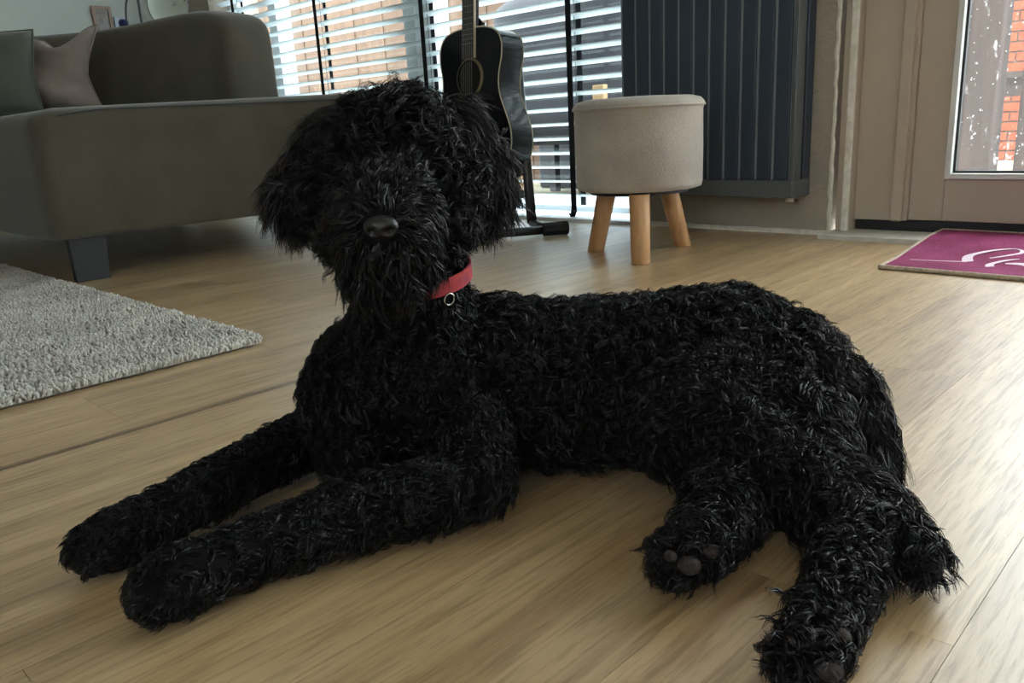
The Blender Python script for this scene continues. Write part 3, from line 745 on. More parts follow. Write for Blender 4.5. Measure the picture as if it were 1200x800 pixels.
# reflector: bowl opening towards the room
ax = Vector((0.55, -0.62, -0.12)).normalized(); cc = Vector((-0.025, 0.155, 1.035))
def bowl(bm, r0, depth, inner):
    u = ax.orthogonal().normalized(); w = ax.cross(u); rings = []
    for k in range(9):
        a = math.pi/2*k/8; rr_ = r0*math.sin(a) + 0.003; d = -depth*math.cos(a)
        rings.append([bm.verts.new(cc + ax*d + (u*math.cos(2*math.pi*j/36) + w*math.sin(2*math.pi*j/36))*rr_) for j in range(36)])
    for a_, b_ in zip(rings, rings[1:]):
        for j in range(36): bm.faces.new((a_[j], a_[(j+1)%36], b_[(j+1)%36], b_[j]))
    bm.faces.new(rings[0])
bm = bmesh.new(); bowl(bm, 0.098, 0.085, True); o = obj('reflector', bm, M_shade_in, lp, smooth=True)
bm = bmesh.new(); bowl(bm, 0.101, 0.092, False); o = obj('shade_shell', bm, M_shade_out, lp, smooth=True)
bm = bmesh.new(); tube(bm, [(0, 0, 1.18), (-0.12, 0.10, 1.17), (-0.15, 0.23, 1.11), tuple(cc - ax*0.100)], 0.018, 12); obj('lamp_head', bm, M_shade_out, lp, smooth=True)
bm = bmesh.new(); tube(bm, [tuple(q) for q in smooth_pts([(0.0, 0.03, 1.12), (-0.01, -0.03, 1.08), (-0.02, -0.06, 1.0), (-0.02, -0.06, 0.85), (0, -0.02, 0.6)])], 0.005, 6); obj('cord', bm, M_shade_out, lp, smooth=True)

fr = thing('picture_frame', 'small thin wood framed picture on the white wall left of the lamp', 'picture', (-4.94, 1.90, 0.96))
obj('frame', bx(-0.008, 0.012, -0.05, -0.035, 0, 0.15), M_framew, fr); obj('frame', bx(-0.008, 0.012, 0.035, 0.05, 0, 0.15), M_framew, fr)
obj('frame', bx(-0.008, 0.012, -0.035, 0.035, 0, 0.015), M_framew, fr); obj('frame', bx(-0.008, 0.012, -0.035, 0.035, 0.135, 0.15), M_framew, fr)
obj('picture_print', bx(-0.008, 0.004, -0.035, 0.035, 0.015, 0.135), M_picture, fr)
fr.rotation_euler = (R(0), 0, 0)
so = thing('wall_socket', 'pale wall socket right of the small framed picture', 'socket', (-4.945, 1.995, 1.02))
obj('socket_plate', bx(-0.004, 0.010, -0.03, 0.03, -0.04, 0.04), M_socket, so, bevel=0.003)
pg = thing('power_plug', 'navy blue plug with dark cord in the pale wall socket', 'plug', (-4.935, 2.005, 1.025))
bm = bmesh.new(); tube(bm, [(0, 0, 0.0), (0.035, 0.005, 0.0)], [0.024, 0.018], 14); obj('plug_body', bm, M_blue, pg, smooth=True)
bm = bmesh.new(); tube(bm, [(0.033, 0.01, 0), (0.04, 0.02, -0.03), (0.03, 0.024, -0.1), (0.01, 0.02, -0.5)], 0.004, 6); obj('cord', bm, M_dark, pg, smooth=True)

# ================================================================== garden
gd = obj('ground', bx(-14, 8, 2.62, 14, -0.14, -0.09), M_ground); tag(gd, kind='structure')
pv = obj('terrace', bx(-1.6, 3.0, 2.63, 6.5, -0.095, -0.06), M_paving); tag(pv, kind='structure')
fc = thing('garden_fence', 'weathered brown vertical board fence at the end of the garden beyond the blinds', 'fence', (-6.0, 4.6, -0.09))
fm = {}
random.seed(3)
bw = 0.21
for k in range(34):
    x = -4.6 + k*bw
    o = bpy.data.objects.new('board', None) if False else None
    if 'b' not in fm:
        bm = bx(-bw/2-0.004, bw/2+0.004, -0.011, 0.011, 0.03, 1.85); me = bpy.data.meshes.new('board'); bm.to_mesh(me); bm.free(); me.materials.append(M_fence); fm['b'] = me
    o = bpy.data.objects.new('board', fm['b']); C.objects.link(o); o.parent = fc
    o.location = (x, (0.0, 0.008)[k % 2] + random.uniform(-0.001, 0.001), 0); o.rotation_euler = (0, R(random.uniform(-0.5, 0.5)), 0)
for z in (0.12, 0.9, 1.6):
    obj('fence_rail', bx(-4.7, 2.4, 0.036, 0.07, z, z+0.07), M_fence, fc)
# dry shrub in front of the fence
def shrub(name, label, loc, n, h, seed):
    rd_ = random.Random(seed); bm = bmesh.new()
    for _ in range(n):
        a = rd_.uniform(0, 6.28); p = Vector((rd_.uniform(-0.1, 0.1), rd_.uniform(-0.05, 0.05), 0)); pts = [p.copy()]
        d = Vector((math.cos(a)*rd_.uniform(0.2, 1.3), math.sin(a)*0.3, rd_.uniform(0.6, 1.2))).normalized()
        for s in range(6):
            d = (d + Vector((rd_.uniform(-.4, .4), rd_.uniform(-.2, .2), rd_.uniform(-.3, .25)))).normalized(); p = p + d*h/6; pts.append(p.copy())
            if rd_.random() < 0.7 and s > 0:
                e = (d + Vector((rd_.uniform(-1, 1), rd_.uniform(-.4, .4), rd_.uniform(-.5, .5)))).normalized()
                tube(bm, [p, p + e*h*0.12, p + e*h*0.2 + Vector((0, 0, rd_.uniform(-.03, .03)))], [0.003, 0.002, 0.001], 3)
        tube(bm, pts, [0.005*(1-0.12*i) for i in range(7)], 4)
    o = obj(name, bm, M_twig, None); o.location = loc; tag(o, label, 'shrub')
shrub('dry_shrub', 'bare dry shrub before the board fence seen through the left part of the blinds', (-5.9, 3.8, -0.09), 26, 0.75, 1)
shrub('dry_shrub', 'bare twiggy shrub before the fence just left of the white window post', (-4.75, 3.75, -0.09), 24, 0.65, 2)
# covered garden furniture right behind the right half of the blinds
cv = thing('covered_grill', 'dark grey sheeted garden grill standing outside behind the right blinds', 'grill', (-3.15, 3.9, -0.09))
bm = bmesh.new(); lvls = []
for z, sx, sy in ((0.32, 0.52, 0.30), (0.5, 0.51, 0.30), (0.75, 0.50, 0.29), (0.95, 0.49, 0.28), (1.06, 0.52, 0.30), (1.12, 0.50, 0.26), (1.20, 0.36, 0.18), (1.22, 0.2, 0.1)):
    ring = []
    for k in range(48):
        a = 2*math.pi*k/48; cx = math.copysign(abs(math.cos(a))**0.45, math.cos(a)); cy = math.copysign(abs(math.sin(a))**0.45, math.sin(a))
        q = 1 + 0.025*math.sin(k*1.9)*(1.15-z)
        ring.append(bm.verts.new((cx*sx*q, cy*sy*q, z)))
    lvls.append(ring)
for a, b in zip(lvls, lvls[1:]):
    for k in range(48): bm.faces.new((a[k], a[(k+1)%48], b[(k+1)%48], b[k]))
bm.faces.new(lvls[0][::-1]); bm.faces.new(lvls[-1])
obj('sheet_cover', bm, M_cover, cv, smooth=True)
for x, y in ((-0.42, -0.22), (0.42, -0.22), (-0.42, 0.22), (0.42, 0.22)):
    obj('leg', bx(x-0.025, x+0.025, y-0.025, y+0.025, 0, 0.34), M_blackm, cv)
for i, (x, y, z, w, h, lab) in enumerate(((-3.62, 3.55, -0.09, 0.11, 0.46, 'pale raw timber offcut standing left below the sheeted grill'), (-3.36, 3.52, -0.09, 0.10, 0.44, 'pale raw timber offcut standing right below the sheeted grill'), (-2.66, 3.45, -0.09, 0.07, 0.62, 'narrow raw post standing outside close to the radiator'))):
    o = obj('timber_post', bx(-w/2, w/2, -0.02, 0.02, 0, h), M_fence2, None, bevel=0.004); o.location = (x, y, z); tag(o, lab, 'post')
o = obj('storage_box', bx(-0.45, 0.45, -0.13, 0.13, 0, 0.42), M_cover, None, bevel=0.02); o.location = (-3.4, 4.40, -0.09); tag(o, 'low dark storage box beyond the raw timber offcuts in the garden', 'box')

# seen through the door: dark post, bench frame, brick wall
pg1 = obj('veranda_post', bx(-0.055, 0.055, -0.055, 0.055, 0, 2.6), M_post, None, bevel=0.004); pg1.location = (-0.818, 3.2, -0.06); tag(pg1, 'wide dark brown veranda post behind the left edge of the door glass', 'post')
pg2 = obj('veranda_post', bx(-0.05, 0.05, -0.05, 0.05, 0, 2.6), M_post, None, bevel=0.004); pg2.location = (-0.655, 3.25, -0.06); tag(pg2, 'dark wooden post at the right edge of the picture behind the door glass', 'post')
tb = thing('garden_table', 'dark slatted garden table on the terrace seen between the two posts', 'table', (-1.05, 4.5, -0.06))
for k in range(5): obj('table_slat', bx(-0.5, 0.6, -0.3+k*0.12, -0.2+k*0.12, 0.50, 0.525), M_post, tb)
for x, y in ((-0.16, -0.27), (0.55, -0.27), (-0.16, 0.27), (0.55, 0.27)): obj('leg', bx(x-0.025, x+0.025, y-0.025, y+0.025, 0, 0.5), M_blackm, tb)
obj('apron', bx(-0.45, 0.55, -0.28, -0.26, 0.42, 0.5), M_post, tb)
bwl = thing('brick_wall', 'orange brick garden wall beyond the terrace seen through the door glass', 'wall', (-1.4, 6.4, -0.06))
obj('mortar', bx(-1.2, 2.2, 0.006, 0.2, 0, 1.6), M_mort, bwl)
bmesh_ = bpy.data.meshes.new('brick'); bm = bx(-0.103, 0.103, -0.004, 0.05, 0, 0.053); bm.to_mesh(bmesh_); bm.free(); bmesh_.materials.append(M_brick)
for r_ in range(24):
    for k in range(12):
        o = bpy.data.objects.new('brick', bmesh_); C.objects.link(o); o.parent = bwl; o.location = (-0.6 + k*0.216 + (0.108 if r_ % 2 else 0), random.uniform(-0.002, 0.002), 0.006 + r_*0.064)

# ================================================================== dog
DOG = {
 'torso': [(-0.664,0.480,0.092,0.086), (-0.606,0.554,0.098,0.088), (-0.538,0.622,0.086,0.089), (-0.472,0.690,0.086,0.089), (-0.412,0.745,0.088,0.093), (-0.368,0.752,0.080,0.084)],
 'chest': [(-0.664,0.480,0.092,0.086), (-0.649,0.445,0.062,0.055)],
 'neck': [(-0.639,0.495,0.121,0.075), (-0.621,0.492,0.178,0.058), (-0.616,0.488,0.240,0.052), (-0.624,0.489,0.298,0.055)],
 'head': [(-0.624,0.487,0.332,0.060), (-0.620,0.450,0.296,0.056)],
 'head_side': [(-0.624,0.487,0.332,0.060), (-0.588,0.494,0.296,0.053)],
 'muzzle': [(-0.599,0.458,0.300,0.050), (-0.548,0.412,0.284,0.043), (-0.520,0.388,0.284,0.026)],
 'jaw': [(-0.583,0.443,0.275,0.046), (-0.548,0.411,0.255,0.038)],
 'leg_front_near': [(-0.582,0.513,0.099,0.058), (-0.508,0.460,0.041,0.036), (-0.535,0.400,0.037,0.033), (-0.560,0.344,0.036,0.032), (-0.572,0.283,0.033,0.029), (-0.580,0.238,0.031,0.027), (-0.578,0.211,0.032,0.030), (-0.588,0.194,0.027,0.026)],
 'leg_front_far': [(-0.703,0.465,0.079,0.052), (-0.744,0.452,0.039,0.035), (-0.732,0.377,0.036,0.031), (-0.715,0.302,0.034,0.029), (-0.705,0.243,0.031,0.027), (-0.691,0.204,0.032,0.029), (-0.700,0.187,0.028,0.025)],
 'leg_hind_near': [(-0.358,0.723,0.093,0.065), (-0.392,0.636,0.076,0.062), (-0.329,0.628,0.056,0.052), (-0.262,0.616,0.042,0.036), (-0.212,0.588,0.033,0.028), (-0.194,0.530,0.031,0.025), (-0.185,0.471,0.029,0.022), (-0.177,0.434,0.029,0.021), (-0.176,0.424,0.024,0.018)],
 'hock': [(-0.325,0.715,0.074,0.052), (-0.269,0.647,0.046,0.033), (-0.222,0.642,0.030,0.028), (-0.170,0.593,0.028,0.022)],
 'leg_hind_far': [(-0.345,0.640,0.046,0.044), (-0.302,0.540,0.036,0.032), (-0.297,0.492,0.033,0.026), (-0.303,0.481,0.028,0.022)],
 'tail': [(-0.335,0.786,0.112,0.026), (-0.300,0.790,0.085,0.020), (-0.275,0.775,0.052,0.016), (-0.262,0.760,0.026,0.012)],
}
EARS = [[(-0.606,0.549,0.371,0.018), (-0.585,0.563,0.333,0.020), (-0.571,0.560,0.302,0.020), (-0.570,0.550,0.284,0.014)],
        [(-0.687,0.467,0.365,0.018), (-0.693,0.432,0.327,0.020), (-0.687,0.413,0.306,0.020), (-0.676,0.408,0.292,0.014)]]
NOSE = Vector((-0.502, 0.3735, 0.288)); EYES = [Vector((-0.560, 0.458, 0.337)), Vector((-0.596, 0.416, 0.332))]
COLLAR_C = Vector((-0.616, 0.488, 0.2235)); COLLAR_N = Vector((0.10, -0.13, 1.0)).normalized(); COLLAR_R = 0.0585
PADS = [(-0.160, 0.416, 0.036, 0.0085), (-0.163, 0.440, 0.043, 0.0068), (-0.182, 0.413, 0.045, 0.0050), (-0.173, 0.403, 0.032, 0.0050),
        (-0.284, 0.463, 0.037, 0.0085), (-0.276, 0.480, 0.044, 0.0065), (-0.297, 0.458, 0.042, 0.0050)]

def fur_black(name, c1, c2, rough, spec):
    t = NT(name); t.b.inputs['Roughness'].default_value = rough; t.b.inputs['Specular IOR Level'].default_value = spec
    tc_ = t.new('ShaderNodeTexCoord'); n = t.new('ShaderNodeTexNoise', Scale=38.0, Detail=3.0); t.ln(tc_.outputs['Object'], n.inputs['Vector'])
    t.ln(t.ramp(n.outputs['Fac'], [(0.4, c1), (0.68, c2)]), t.b.inputs['Base Color'])
    return t.m
M_skin = fur_black('black_undercoat', (0.003, 0.003, 0.004, 1), (0.006, 0.005, 0.006, 1), 0.9, 0.1)
M_fur = fur_black('black_curly_fur', (0.0028, 0.0028, 0.0036, 1), (0.0095, 0.008, 0.0085, 1), 0.42, 0.32)
M_furear = fur_black('brownish_black_ear_fur', (0.005, 0.0045, 0.005, 1), (0.020, 0.015, 0.015, 1), 0.42, 0.36)
M_nose = mat('wet_black_nose', rgb(9, 9, 12), 0.42, bump=(700, 0.5, 0.0006), noise=(60, rgb(13, 13, 16)), coat=0.12)
M_eye = mat('dark_brown_eye', rgb(22, 12, 8), 0.05, noise=(60, rgb(14, 8, 6)), coat=1.0)
M_pad = mat('dark_brown_paw_pad', rgb(52, 42, 40), 0.85, noise=(150, rgb(36, 30, 30)), bump=(500, 0.5, 0.001))
M_collar = mat('coral_red_webbing', rgb(196, 66, 62), 0.8, noise=(60, rgb(150, 52, 72)), bump=(900, 0.5, 0.001))
M_brass = mat('brass_tag', rgb(140, 122, 84), 0.35, metal=0.8, noise=(60, rgb(120, 104, 70)))

dog = thing('dog', 'black curly haired dog with a red collar lying on the oak floor facing the camera', 'dog', (-0.5, 0.55, 0))
DO = Vector((-0.5, 0.55, 0))

def capsule_bm(bm, a, b, ra, rb, n=20):
    a, b = Vector(a), Vector(b); d = (b-a); Ln = d.length; t = d.normalized() if Ln > 1e-6 else Vector((0, 0, 1))
    u = t.orthogonal().normalized(); w = t.cross(u); rings = []
    for k in range(1, 7):
        ph = math.pi/2*(1-k/6.0); rings.append((a - t*ra*math.sin(ph), ra*math.cos(ph)))
    for k in range(0, 6):
        ph = math.pi/2*(k/6.0); rings.append((b + t*rb*math.sin(ph), rb*math.cos(ph)))
    R_ = [[bm.verts.new(c + (u*math.cos(2*math.pi*j/n)+w*math.sin(2*math.pi*j/n))*r) for j in range(n)] for c, r in rings]
    p0 = bm.verts.new(a - t*ra); p1 = bm.verts.new(b + t*rb)
    for x, y in zip(R_, R_[1:]):
        for j in range(n): bm.faces.new((x[j], x[(j+1)%n], y[(j+1)%n], y[j]))
    for j in range(n):
        bm.faces.new((p0, R_[0][(j+1)%n], R_[0][j])); bm.faces.new((p1, R_[-1][j], R_[-1][(j+1)%n]))

def blend_mesh(name, chains, extra, vox, sm, floor_clamp=0.003):
    bm = bmesh.new()
    for ch in chains:
        for p, q in zip(ch, ch[1:]): capsule_bm(bm, p[:3], q[:3], p[3], q[3])
    for (x, y, z, r) in extra: capsule_bm(bm, (x, y, z), (x, y, z+0.0005), r, r)
    bmesh.ops.translate(bm, verts=bm.verts, vec=-DO)
    me = bpy.data.meshes.new('tmp'); bm.to_mesh(me); bm.free()
    o = bpy.data.objects.new('tmp', me); C.objects.link(o)
    m = o.modifiers.new('r', 'REMESH'); m.mode = 'VOXEL'; m.voxel_size = vox; m.adaptivity = 0
    m = o.modifiers.new('s', 'SMOOTH'); m.factor = 0.6; m.iterations = sm
    dg = bpy.context.evaluated_depsgraph_get(); ev = o.evaluated_get(dg)
    out = bpy.data.meshes.new_from_object(ev); out.name = name
    bpy.data.objects.remove(o)
    co = np.empty(len(out.vertices)*3, np.float32); out.vertices.foreach_get('co', co); co = co.reshape(-1, 3)
    lowz = co[:, 2] < floor_clamp
    co[lowz, 2] = floor_clamp
    out.vertices.foreach_set('co', co.ravel()); out.update(); out.shade_smooth()
    return out
toes = []
def add_toes(c, d, r=0.0105, spread=0.012, z=0.012):
    c = Vector(c); d = Vector(d).normalized(); s = Vector((d.y, -d.x, 0))
    for k, (o_, f_) in enumerate(((-1.5, -0.004), (-0.5, 0.002), (0.5, 0.002), (1.5, -0.004))):
        p = c + s*spread*o_ + d*(0.010+f_); toes.append((p.x, p.y, z, r))
add_toes((-0.584, 0.199, 0.02), (-0.5, -0.8, 0), 0.013, 0.013, 0.022); add_toes((-0.696, 0.194, 0.02), (-0.5, -0.8, 0), 0.013, 0.013, 0.022)
toes += [(-0.186, 0.411, 0.040, 0.010), (-0.178, 0.406, 0.026, 0.010), (-0.167, 0.412, 0.022, 0.010), (-0.312, 0.470, 0.040, 0.010), (-0.304, 0.465, 0.027, 0.010), (-0.292, 0.465, 0.022, 0.010)]
# brow and skull bumps
toes += [(-0.588, 0.470, 0.352, 0.020), (-0.612, 0.444, 0.348, 0.020), (-0.632, 0.500, 0.346, 0.048)]
body_me = blend_mesh('body', list(DOG.values()), toes, 0.005, 9)
body = link_mesh('body', body_me, M_skin, dog)

def surface_samples(me, density_fn, per_m2):
    nv = len(me.vertices); co = np.empty(nv*3); me.vertices.foreach_get('co', co); co = co.reshape(-1, 3)
    me.calc_loop_triangles(); nt = len(me.loop_triangles); tr = np.empty(nt*3, np.int32); me.loop_triangles.foreach_get('vertices', tr); tr = tr.reshape(-1, 3)
    vn = np.empty(nv*3); me.vertices.foreach_get('normal', vn); vn = vn.reshape(-1, 3)
    A, B, D = co[tr[:, 0]], co[tr[:, 1]], co[tr[:, 2]]
    ar = 0.5*np.linalg.norm(np.cross(B-A, D-A), axis=1); cen = (A+B+D)/3; nn = vn[tr].mean(1)
    wgt = ar*density_fn(cen, nn)
    n = int(per_m2*wgt.sum())
    idx = rng.choice(nt, n, p=wgt/wgt.sum())
    u = rng.random(n); v = rng.random(n); f = u+v > 1; u[f] = 1-u[f]; v[f] = 1-v[f]
    p = A[idx] + (B-A)[idx]*u[:, None] + (D-A)[idx]*v[:, None]
    nr = vn[tr[idx, 0]]*(1-u-v)[:, None] + vn[tr[idx, 1]]*u[:, None] + vn[tr[idx, 2]]*v[:, None]
    nr /= np.linalg.norm(nr, axis=1)[:, None]+1e-9
    return p, nr

def unit(a): return a/(np.linalg.norm(a, axis=-1, keepdims=True)+1e-9)
def regions(p, chains, names):
    """nearest capsule of every point: region id, its axis direction, its axis point"""
    best = np.full(len(p), 1e9); rid = np.zeros(len(p), int); ax_ = np.zeros((len(p), 3)); cp = np.zeros((len(p), 3)); tt = np.zeros(len(p))
    for i, nme in enumerate(names):
        ch = chains[nme]
        for k in range(len(ch)-1):
            a = np.array(ch[k][:3])-np.array(DO); b = np.array(ch[k+1][:3])-np.array(DO)
            d = b-a; t = np.clip(((p-a)@d)/(d@d), 0, 1); c = a+t[:, None]*d; r = ch[k][3]*(1-t)+ch[k+1][3]*t
            ds = np.linalg.norm(p-c, axis=1)-r; m = ds < best
            best[m] = ds[m]; rid[m] = i; ax_[m] = unit(d); cp[m] = c[m]; tt[m] = (k+t[m])/(len(ch)-1)
    return rid, ax_, cp, tt

def locks(p, n, L, lift, flow, droop, curl, freq, K, w0, spread, S=6):
    """curly locks: every root p grows K flat strands that gather towards the tip"""
    N = len(p); tdir = flow - n*(flow*n).sum(1)[:, None]; tdir = unit(tdir + 1e-4)
    cf = np.stack([np.sin(p[:, 1]*95+2*np.sin(p[:, 2]*70)), np.sin(p[:, 2]*88+2*np.sin(p[:, 0]*80)), np.sin(p[:, 0]*91+2*np.sin(p[:, 1]*60))], 1)
    tdir = unit(tdir + cf*0.45 + rng.normal(0, 0.22, (N, 3))); tdir = unit(tdir - n*(tdir*n).sum(1)[:, None]*0.8)
    b = unit(np.cross(n, tdir)); ph = rng.uniform(0, 2*np.pi, N); hand = rng.choice([-1, 1], N)
    L = L*rng.uniform(0.65, 1.3, N); fr = freq*rng.uniform(0.7, 1.3, N)
    s = np.linspace(0, 1, S+1)
    def center(off_ph, Ls, cu):
        out = np.zeros((N, S+1, 3))
        for i, q in enumerate(s):
            up = lift*(q - 0.55*q*q); al = (1-0.35*lift)*(q**1.25)
            c = n*(Ls*up)[:, None] + tdir*(Ls*al)[:, None]
            a = hand*(2*np.pi*fr*q) + ph + off_ph
            amp = cu*min(1, q*2.2)
            c = c + b*(amp*(np.cos(a)-np.cos(ph+off_ph)*(1-q)))[:, None] + n*(amp*0.8*np.sin(a))[:, None]
            c[:, 2] -= droop*Ls*q*q
            out[:, i] = c
        return out
    allV = []
    for k in range(K):
        Ls = L*rng.uniform(0.8, 1.1, N); cen = center(rng.normal(0, 0.22, N), Ls, curl*rng.uniform(0.75, 1.25, N))
        r = spread*np.sqrt(rng.random(N)); a = rng.uniform(0, 2*np.pi, N)
        off = tdir*(r*np.cos(a))[:, None] + b*(r*np.sin(a))[:, None]
        gather = (1 - 0.80*s**0.7)
        pts = p[:, None, :] - (n*0.002)[:, None, :] + cen + off[:, None, :]*gather[None, :, None]
        pts[:, :, 2] = np.maximum(pts[:, :, 2], 0.0012 + rng.uniform(0, 0.002, N)[:, None])
        tan = np.gradient(pts, axis=1); rd_ = unit(rng.normal(0, 1, (N, 3)) + n*0.3)
        side = unit(np.cross(tan, np.broadcast_to(rd_[:, None, :], tan.shape)))
        w = w0*rng.uniform(0.7, 1.3, N)[:, None]*(1-0.85*s**1.8)[None, :]*0.5
        V = np.stack([pts - side*w[..., None], pts + side*w[..., None]], 2)   # N,S+1,2,3
        allV.append(V.reshape(N, -1, 3))
    V = np.concatenate(allV, 0); M_ = len(V)
    q = np.array([(2*i, 2*i+1, 2*i+3, 2*i+2) for i in range(S)])
    F = (q[None] + (np.arange(M_)*(2*(S+1)))[:, None, None]).reshape(-1, 4)
    return V.reshape(-1, 3), F
def fur_mesh(name, sets, m, parent):
    Vs, Fs, o_ = [], [], 0
    for v, f in sets: Vs.append(v); Fs.append(f+o_); o_ += len(v)
    V = np.concatenate(Vs); F = np.concatenate(Fs)
    me = bpy.data.meshes.new(name); me.vertices.add(len(V)); me.vertices.foreach_set('co', V.astype(np.float32).ravel())
    me.loops.add(F.size); me.loops.foreach_set('vertex_index', F.astype(np.int32).ravel())
    me.polygons.add(len(F)); me.polygons.foreach_set('loop_start', (np.arange(len(F))*4).astype(np.int32))
    me.update(calc_edges=True); me.shade_smooth()
    return tag(link_mesh(name, me, m, parent), kind='stuff')

# lengths m, lift, flow along the axis, gravity, droop, curl m, turns, density
#                    L      lift  ax    grav  droop curl    freq  dens
REG = {'torso':     (0.026, 0.60, 0.8, 0.5, 0.10, 0.0036, 1.3, 1.0),
       'chest':     (0.026, 0.60, 0.2, 1.0, 0.15, 0.0036, 1.3, 1.0),
       'neck':      (0.026, 0.60, -0.4, 1.0, 0.15, 0.0036, 1.3, 1.1),
       'head':      (0.026, 0.75, -0.2, -0.2, 0.10, 0.0042, 1.3, 1.6),
       'head_side': (0.026, 0.75, -0.2, -0.2, 0.10, 0.0042, 1.3, 1.6),
       'muzzle':    (0.024, 0.80, -0.7, 0.5, 0.15, 0.0022, 0.7, 1.9),
       'jaw':       (0.025, 0.75, -0.2, 0.8, 0.25, 0.0025, 0.8, 1.8),
       'leg_front_near': (0.017, 0.45, 1.0, 0.35, 0.10, 0.0024, 0.9, 1.2),
       'leg_front_far':  (0.017, 0.45, 1.0, 0.35, 0.10, 0.0024, 0.9, 1.2),
       'leg_hind_near':  (0.021, 0.50, 1.0, 0.35, 0.10, 0.0030, 1.0, 1.3),
       'hock':      (0.030, 0.50, 1.0, 0.2, 0.10, 0.0030, 0.8, 1.4),
       'leg_hind_far':   (0.019, 0.50, 1.0, 0.35, 0.10, 0.0028, 1.0, 1.3),
       'tail':      (0.052, 0.60, 0.8, 0.8, 0.45, 0.0050, 1.0, 1.6)}
names = list(DOG.keys())
par = np.array([REG[k] for k in names])
CAM = np.array([0, 0, 0.36]) - np.array(DO)
def dens(c, nn):
    rid, _, _, _ = regions(c, DOG, names)
    d = par[rid, 7].copy()
    facing = (unit(CAM - c)*nn).sum(1)
    d *= np.clip(0.35 + 0.9*(facing+0.35), 0.3, 1.0)
    d[(nn[:, 2] < -0.6) & (c[:, 2] < 0.02)] *= 0.1
    return d
rp_, rn = surface_samples(body_me, dens, 36000)
rid, rax, rcp, rtt = regions(rp_, DOG, names)
P_ = par[rid]
grav = np.array([0, 0, -1.0])
flow = rax*P_[:, 2:3] + grav*P_[:, 3:4]
Lr = P_[:, 0].copy(); lift = P_[:, 1].copy(); curl = P_[:, 5]*1.3
hc = np.array(Vector((-0.624, 0.487, 0.335)) - DO)
headm = (rid == names.index('head')) | (rid == names.index('head_side'))
# on the head: the coat falls outwards from the crown, longer on the brow and cheeks
out_ = rp_ - hc; out_[:, 2] *= 0.3
flow[headm] = unit(out_[headm])*0.9 + grav*0.55
topm = headm & (rn[:, 2] > 0.45); Lr[topm] = 0.030; lift[topm] = 0.95; curl[topm] = 0.0058
# leg ends: shorter, smoother
for k in ('leg_front_near', 'leg_front_far'):
    m = rid == names.index(k); q = np.clip((rtt[m]-0.35)/0.5, 0, 1); Lr[m] *= (1-0.30*q); curl[m] *= (1-0.4*q)
# keep nose, eyes, pads and the collar band clear
keep = np.ones(len(rp_), bool)
W_ = rp_ + np.array(DO)
keep &= np.linalg.norm(W_-np.array(NOSE), axis=1) > 0.0145
for e in EYES: keep &= np.linalg.norm(W_-np.array(e), axis=1) > 0.0060
for x, y, z, r in PADS: keep &= np.linalg.norm(W_-np.array((x, y, z)), axis=1) > r*0.8
cd = (W_-np.array(COLLAR_C))@np.array(COLLAR_N); crr = np.linalg.norm(W_-np.array(COLLAR_C), axis=1)
keep &= ~((np.abs(cd) < 0.012) & (crr < 0.085))
# hair just above the collar stays short so the band shows on the right
nearc = (cd > 0) & (cd < 0.035) & (crr < 0.09); Lr[nearc] *= 0.55
nearb = (cd < 0) & (cd > -0.03) & (crr < 0.09); flow[nearb] = grav
rp_, rn, flow, Lr, lift, curl, P_ = [a[keep] for a in (rp_, rn, flow, Lr, lift, curl, P_)]
N_ = len(rp_)
v1, f1 = locks(rp_, rn, Lr, lift[:, ], flow, P_[:, 4], curl, P_[:, 6], 11, 0.0010, 0.0066) if N_ else (None, None)
fur_mesh('fur', [(v1, f1)], M_fur, dog)

# ears: hanging flaps with long wavy hair
for ei, ch in enumerate(EARS):
    me = blend_mesh('ear', [ch], [], 0.005, 5)
    ear = link_mesh('ear', me, M_skin, dog)
    p, nn = surface_samples(me, lambda c, n_: np.ones(len(c)), 110000)
    _, axx, cpp, t_ = regions(p, {'e': ch}, ['e'])
    outw = unit(p - (hc + np.array([0, 0, -0.03]))); outw[:, 2] = 0
    fl = axx*0.8 + grav*0.7 + outw*0.35
    n_ = len(p)
    Le = np.full(n_, 0.040)*(1-0.25*t_)
    sets = [locks(p, nn, Le, np.full(n_, 0.42), fl, np.full(n_, 0.30), np.full(n_, 0.0032), np.full(n_, 1.0), 7, 0.0010, 0.0055, S=7)]
    fur_mesh('fur', sets, M_furear, ear)

# nose
axn = Vector((0.72, -0.66, -0.10)).normalized()
rt_ = Vector((0.66, 0.72, 0)).normalized(); upn = rt_.cross(axn).normalized()
if upn.z < 0: upn = -upn
bm = bmesh.new(); bmesh.ops.create_uvsphere(bm, u_segments=32, v_segments=20, radius=1)
for v in bm.verts:
    x, y, z = v.co        # x right, y forward, z up
    wv = 0.0135*(1 + 0.12*z)
    px_, py_, pz_ = x*wv, y*0.0095, z*0.0098
    py_ *= (1 - 0.25*max(0, -z))
    for sx in (-1, 1):
        dd = math.hypot(px_-sx*0.0065, pz_+0.0010)
        if y > 0 and dd < 0.0042: py_ -= 0.0065*(1-(dd/0.0042)**2)
    if y > 0 and abs(px_) < 0.0012: py_ -= 0.0010
    q = NOSE - DO + rt_*px_ + axn*py_ + upn*pz_; v.co = q
obj('nose', bm, M_nose, dog, smooth=True)
for e in EYES:
    bm = bmesh.new(); bmesh.ops.create_uvsphere(bm, u_segments=24, v_segments=16, radius=0.0072)
    bmesh.ops.translate(bm, verts=bm.verts, vec=(e - DO) - axn*0.001); obj('eye', bm, M_eye, dog, smooth=True)
bm = bmesh.new()
mp_ = [NOSE + rt_*x - upn*(0.016 + 0.010*abs(x)/0.02) - axn*(0.004+abs(x)*0.35) for x in np.linspace(-0.022, 0.022, 13)]
tube(bm, [p - DO for p in mp_], 0.0016, 6); obj('mouth', bm, M_nose, dog, smooth=True)
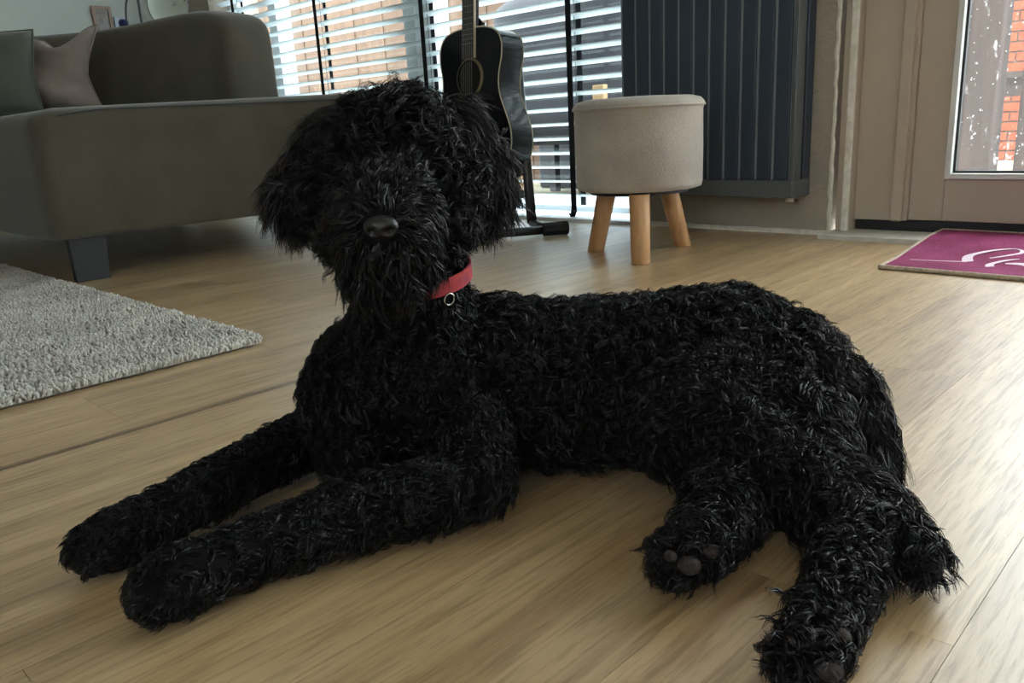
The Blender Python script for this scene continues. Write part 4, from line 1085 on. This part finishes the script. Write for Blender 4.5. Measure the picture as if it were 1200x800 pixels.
for x, y, z, r in PADS:
    bm = bmesh.new(); bmesh.ops.create_uvsphere(bm, u_segments=16, v_segments=10, radius=r)
    for v in bm.verts: v.co.z *= 0.85; v.co.x *= 1.1
    bmesh.ops.translate(bm, verts=bm.verts, vec=Vector((x, y, z)) - DO - (Vector((0, 0, 0.36))-Vector((x, y, z))).normalized()*(r*0.5))
    obj('paw_pad', bm, M_pad, dog, smooth=True)
# collar
ca = COLLAR_N.orthogonal().normalized(); cb = COLLAR_N.cross(ca)
bm = bmesh.new(); ring = []
for k in range(64):
    a = 2*math.pi*k/64; d = ca*math.cos(a)+cb*math.sin(a); base = COLLAR_C - DO
    ring.append([bm.verts.new(base + d*rr_ + COLLAR_N*h) for rr_, h in ((COLLAR_R, -0.0078), (COLLAR_R+0.0028, -0.0078), (COLLAR_R+0.0028, 0.0078), (COLLAR_R, 0.0078))])
for k in range(64):
    a, b = ring[k], ring[(k+1)%64]
    for j in range(4): bm.faces.new((a[j], a[(j+1)%4], b[(j+1)%4], b[j]))
bmesh.ops.recalc_face_normals(bm, faces=bm.faces)
co_ = obj('collar', bm, M_collar, dog, smooth=False, bevel=0.0008)
tocam = (Vector((0, 0, 0.36)) - COLLAR_C); tocam -= COLLAR_N*tocam.dot(COLLAR_N); tocam.normalize(); sidev = COLLAR_N.cross(tocam)
def on_collar(deg, dz=0.0, out=0.003):
    a = R(deg); return COLLAR_C - DO + (tocam*math.cos(a) + sidev*math.sin(a))*(COLLAR_R+out) + COLLAR_N*dz
for nm, deg, rr_, m_ in (('ring', 32, 0.0055, M_chrome),):
    c = on_collar(deg, -0.012, 0.004); u = (on_collar(deg+3)-on_collar(deg-3)).normalized(); bm = bmesh.new()
    tube(bm, [c + (u*math.cos(t) + COLLAR_N*math.sin(t))*rr_ for t in np.linspace(0, 2*math.pi, 25)], 0.0011, 6, cap=False); obj(nm, bm, m_, co_, smooth=True)
c = on_collar(-40, -0.011, 0.005); bm = bmesh.new(); u = (on_collar(-37)-on_collar(-43)).normalized(); o3 = u.cross(COLLAR_N)
vs = [[bm.verts.new(c + (u*math.cos(t)*0.010 + COLLAR_N*math.sin(t)*0.005) + o3*h) for t in np.linspace(0, 2*math.pi, 24, endpoint=False)] for h in (-0.0008, 0.0008)]
bm.faces.new(vs[0][::-1]); bm.faces.new(vs[1])
for k in range(24): bm.faces.new((vs[0][k], vs[0][(k+1)%24], vs[1][(k+1)%24], vs[1][k]))
obj('name_tag', bm, M_brass, co_)
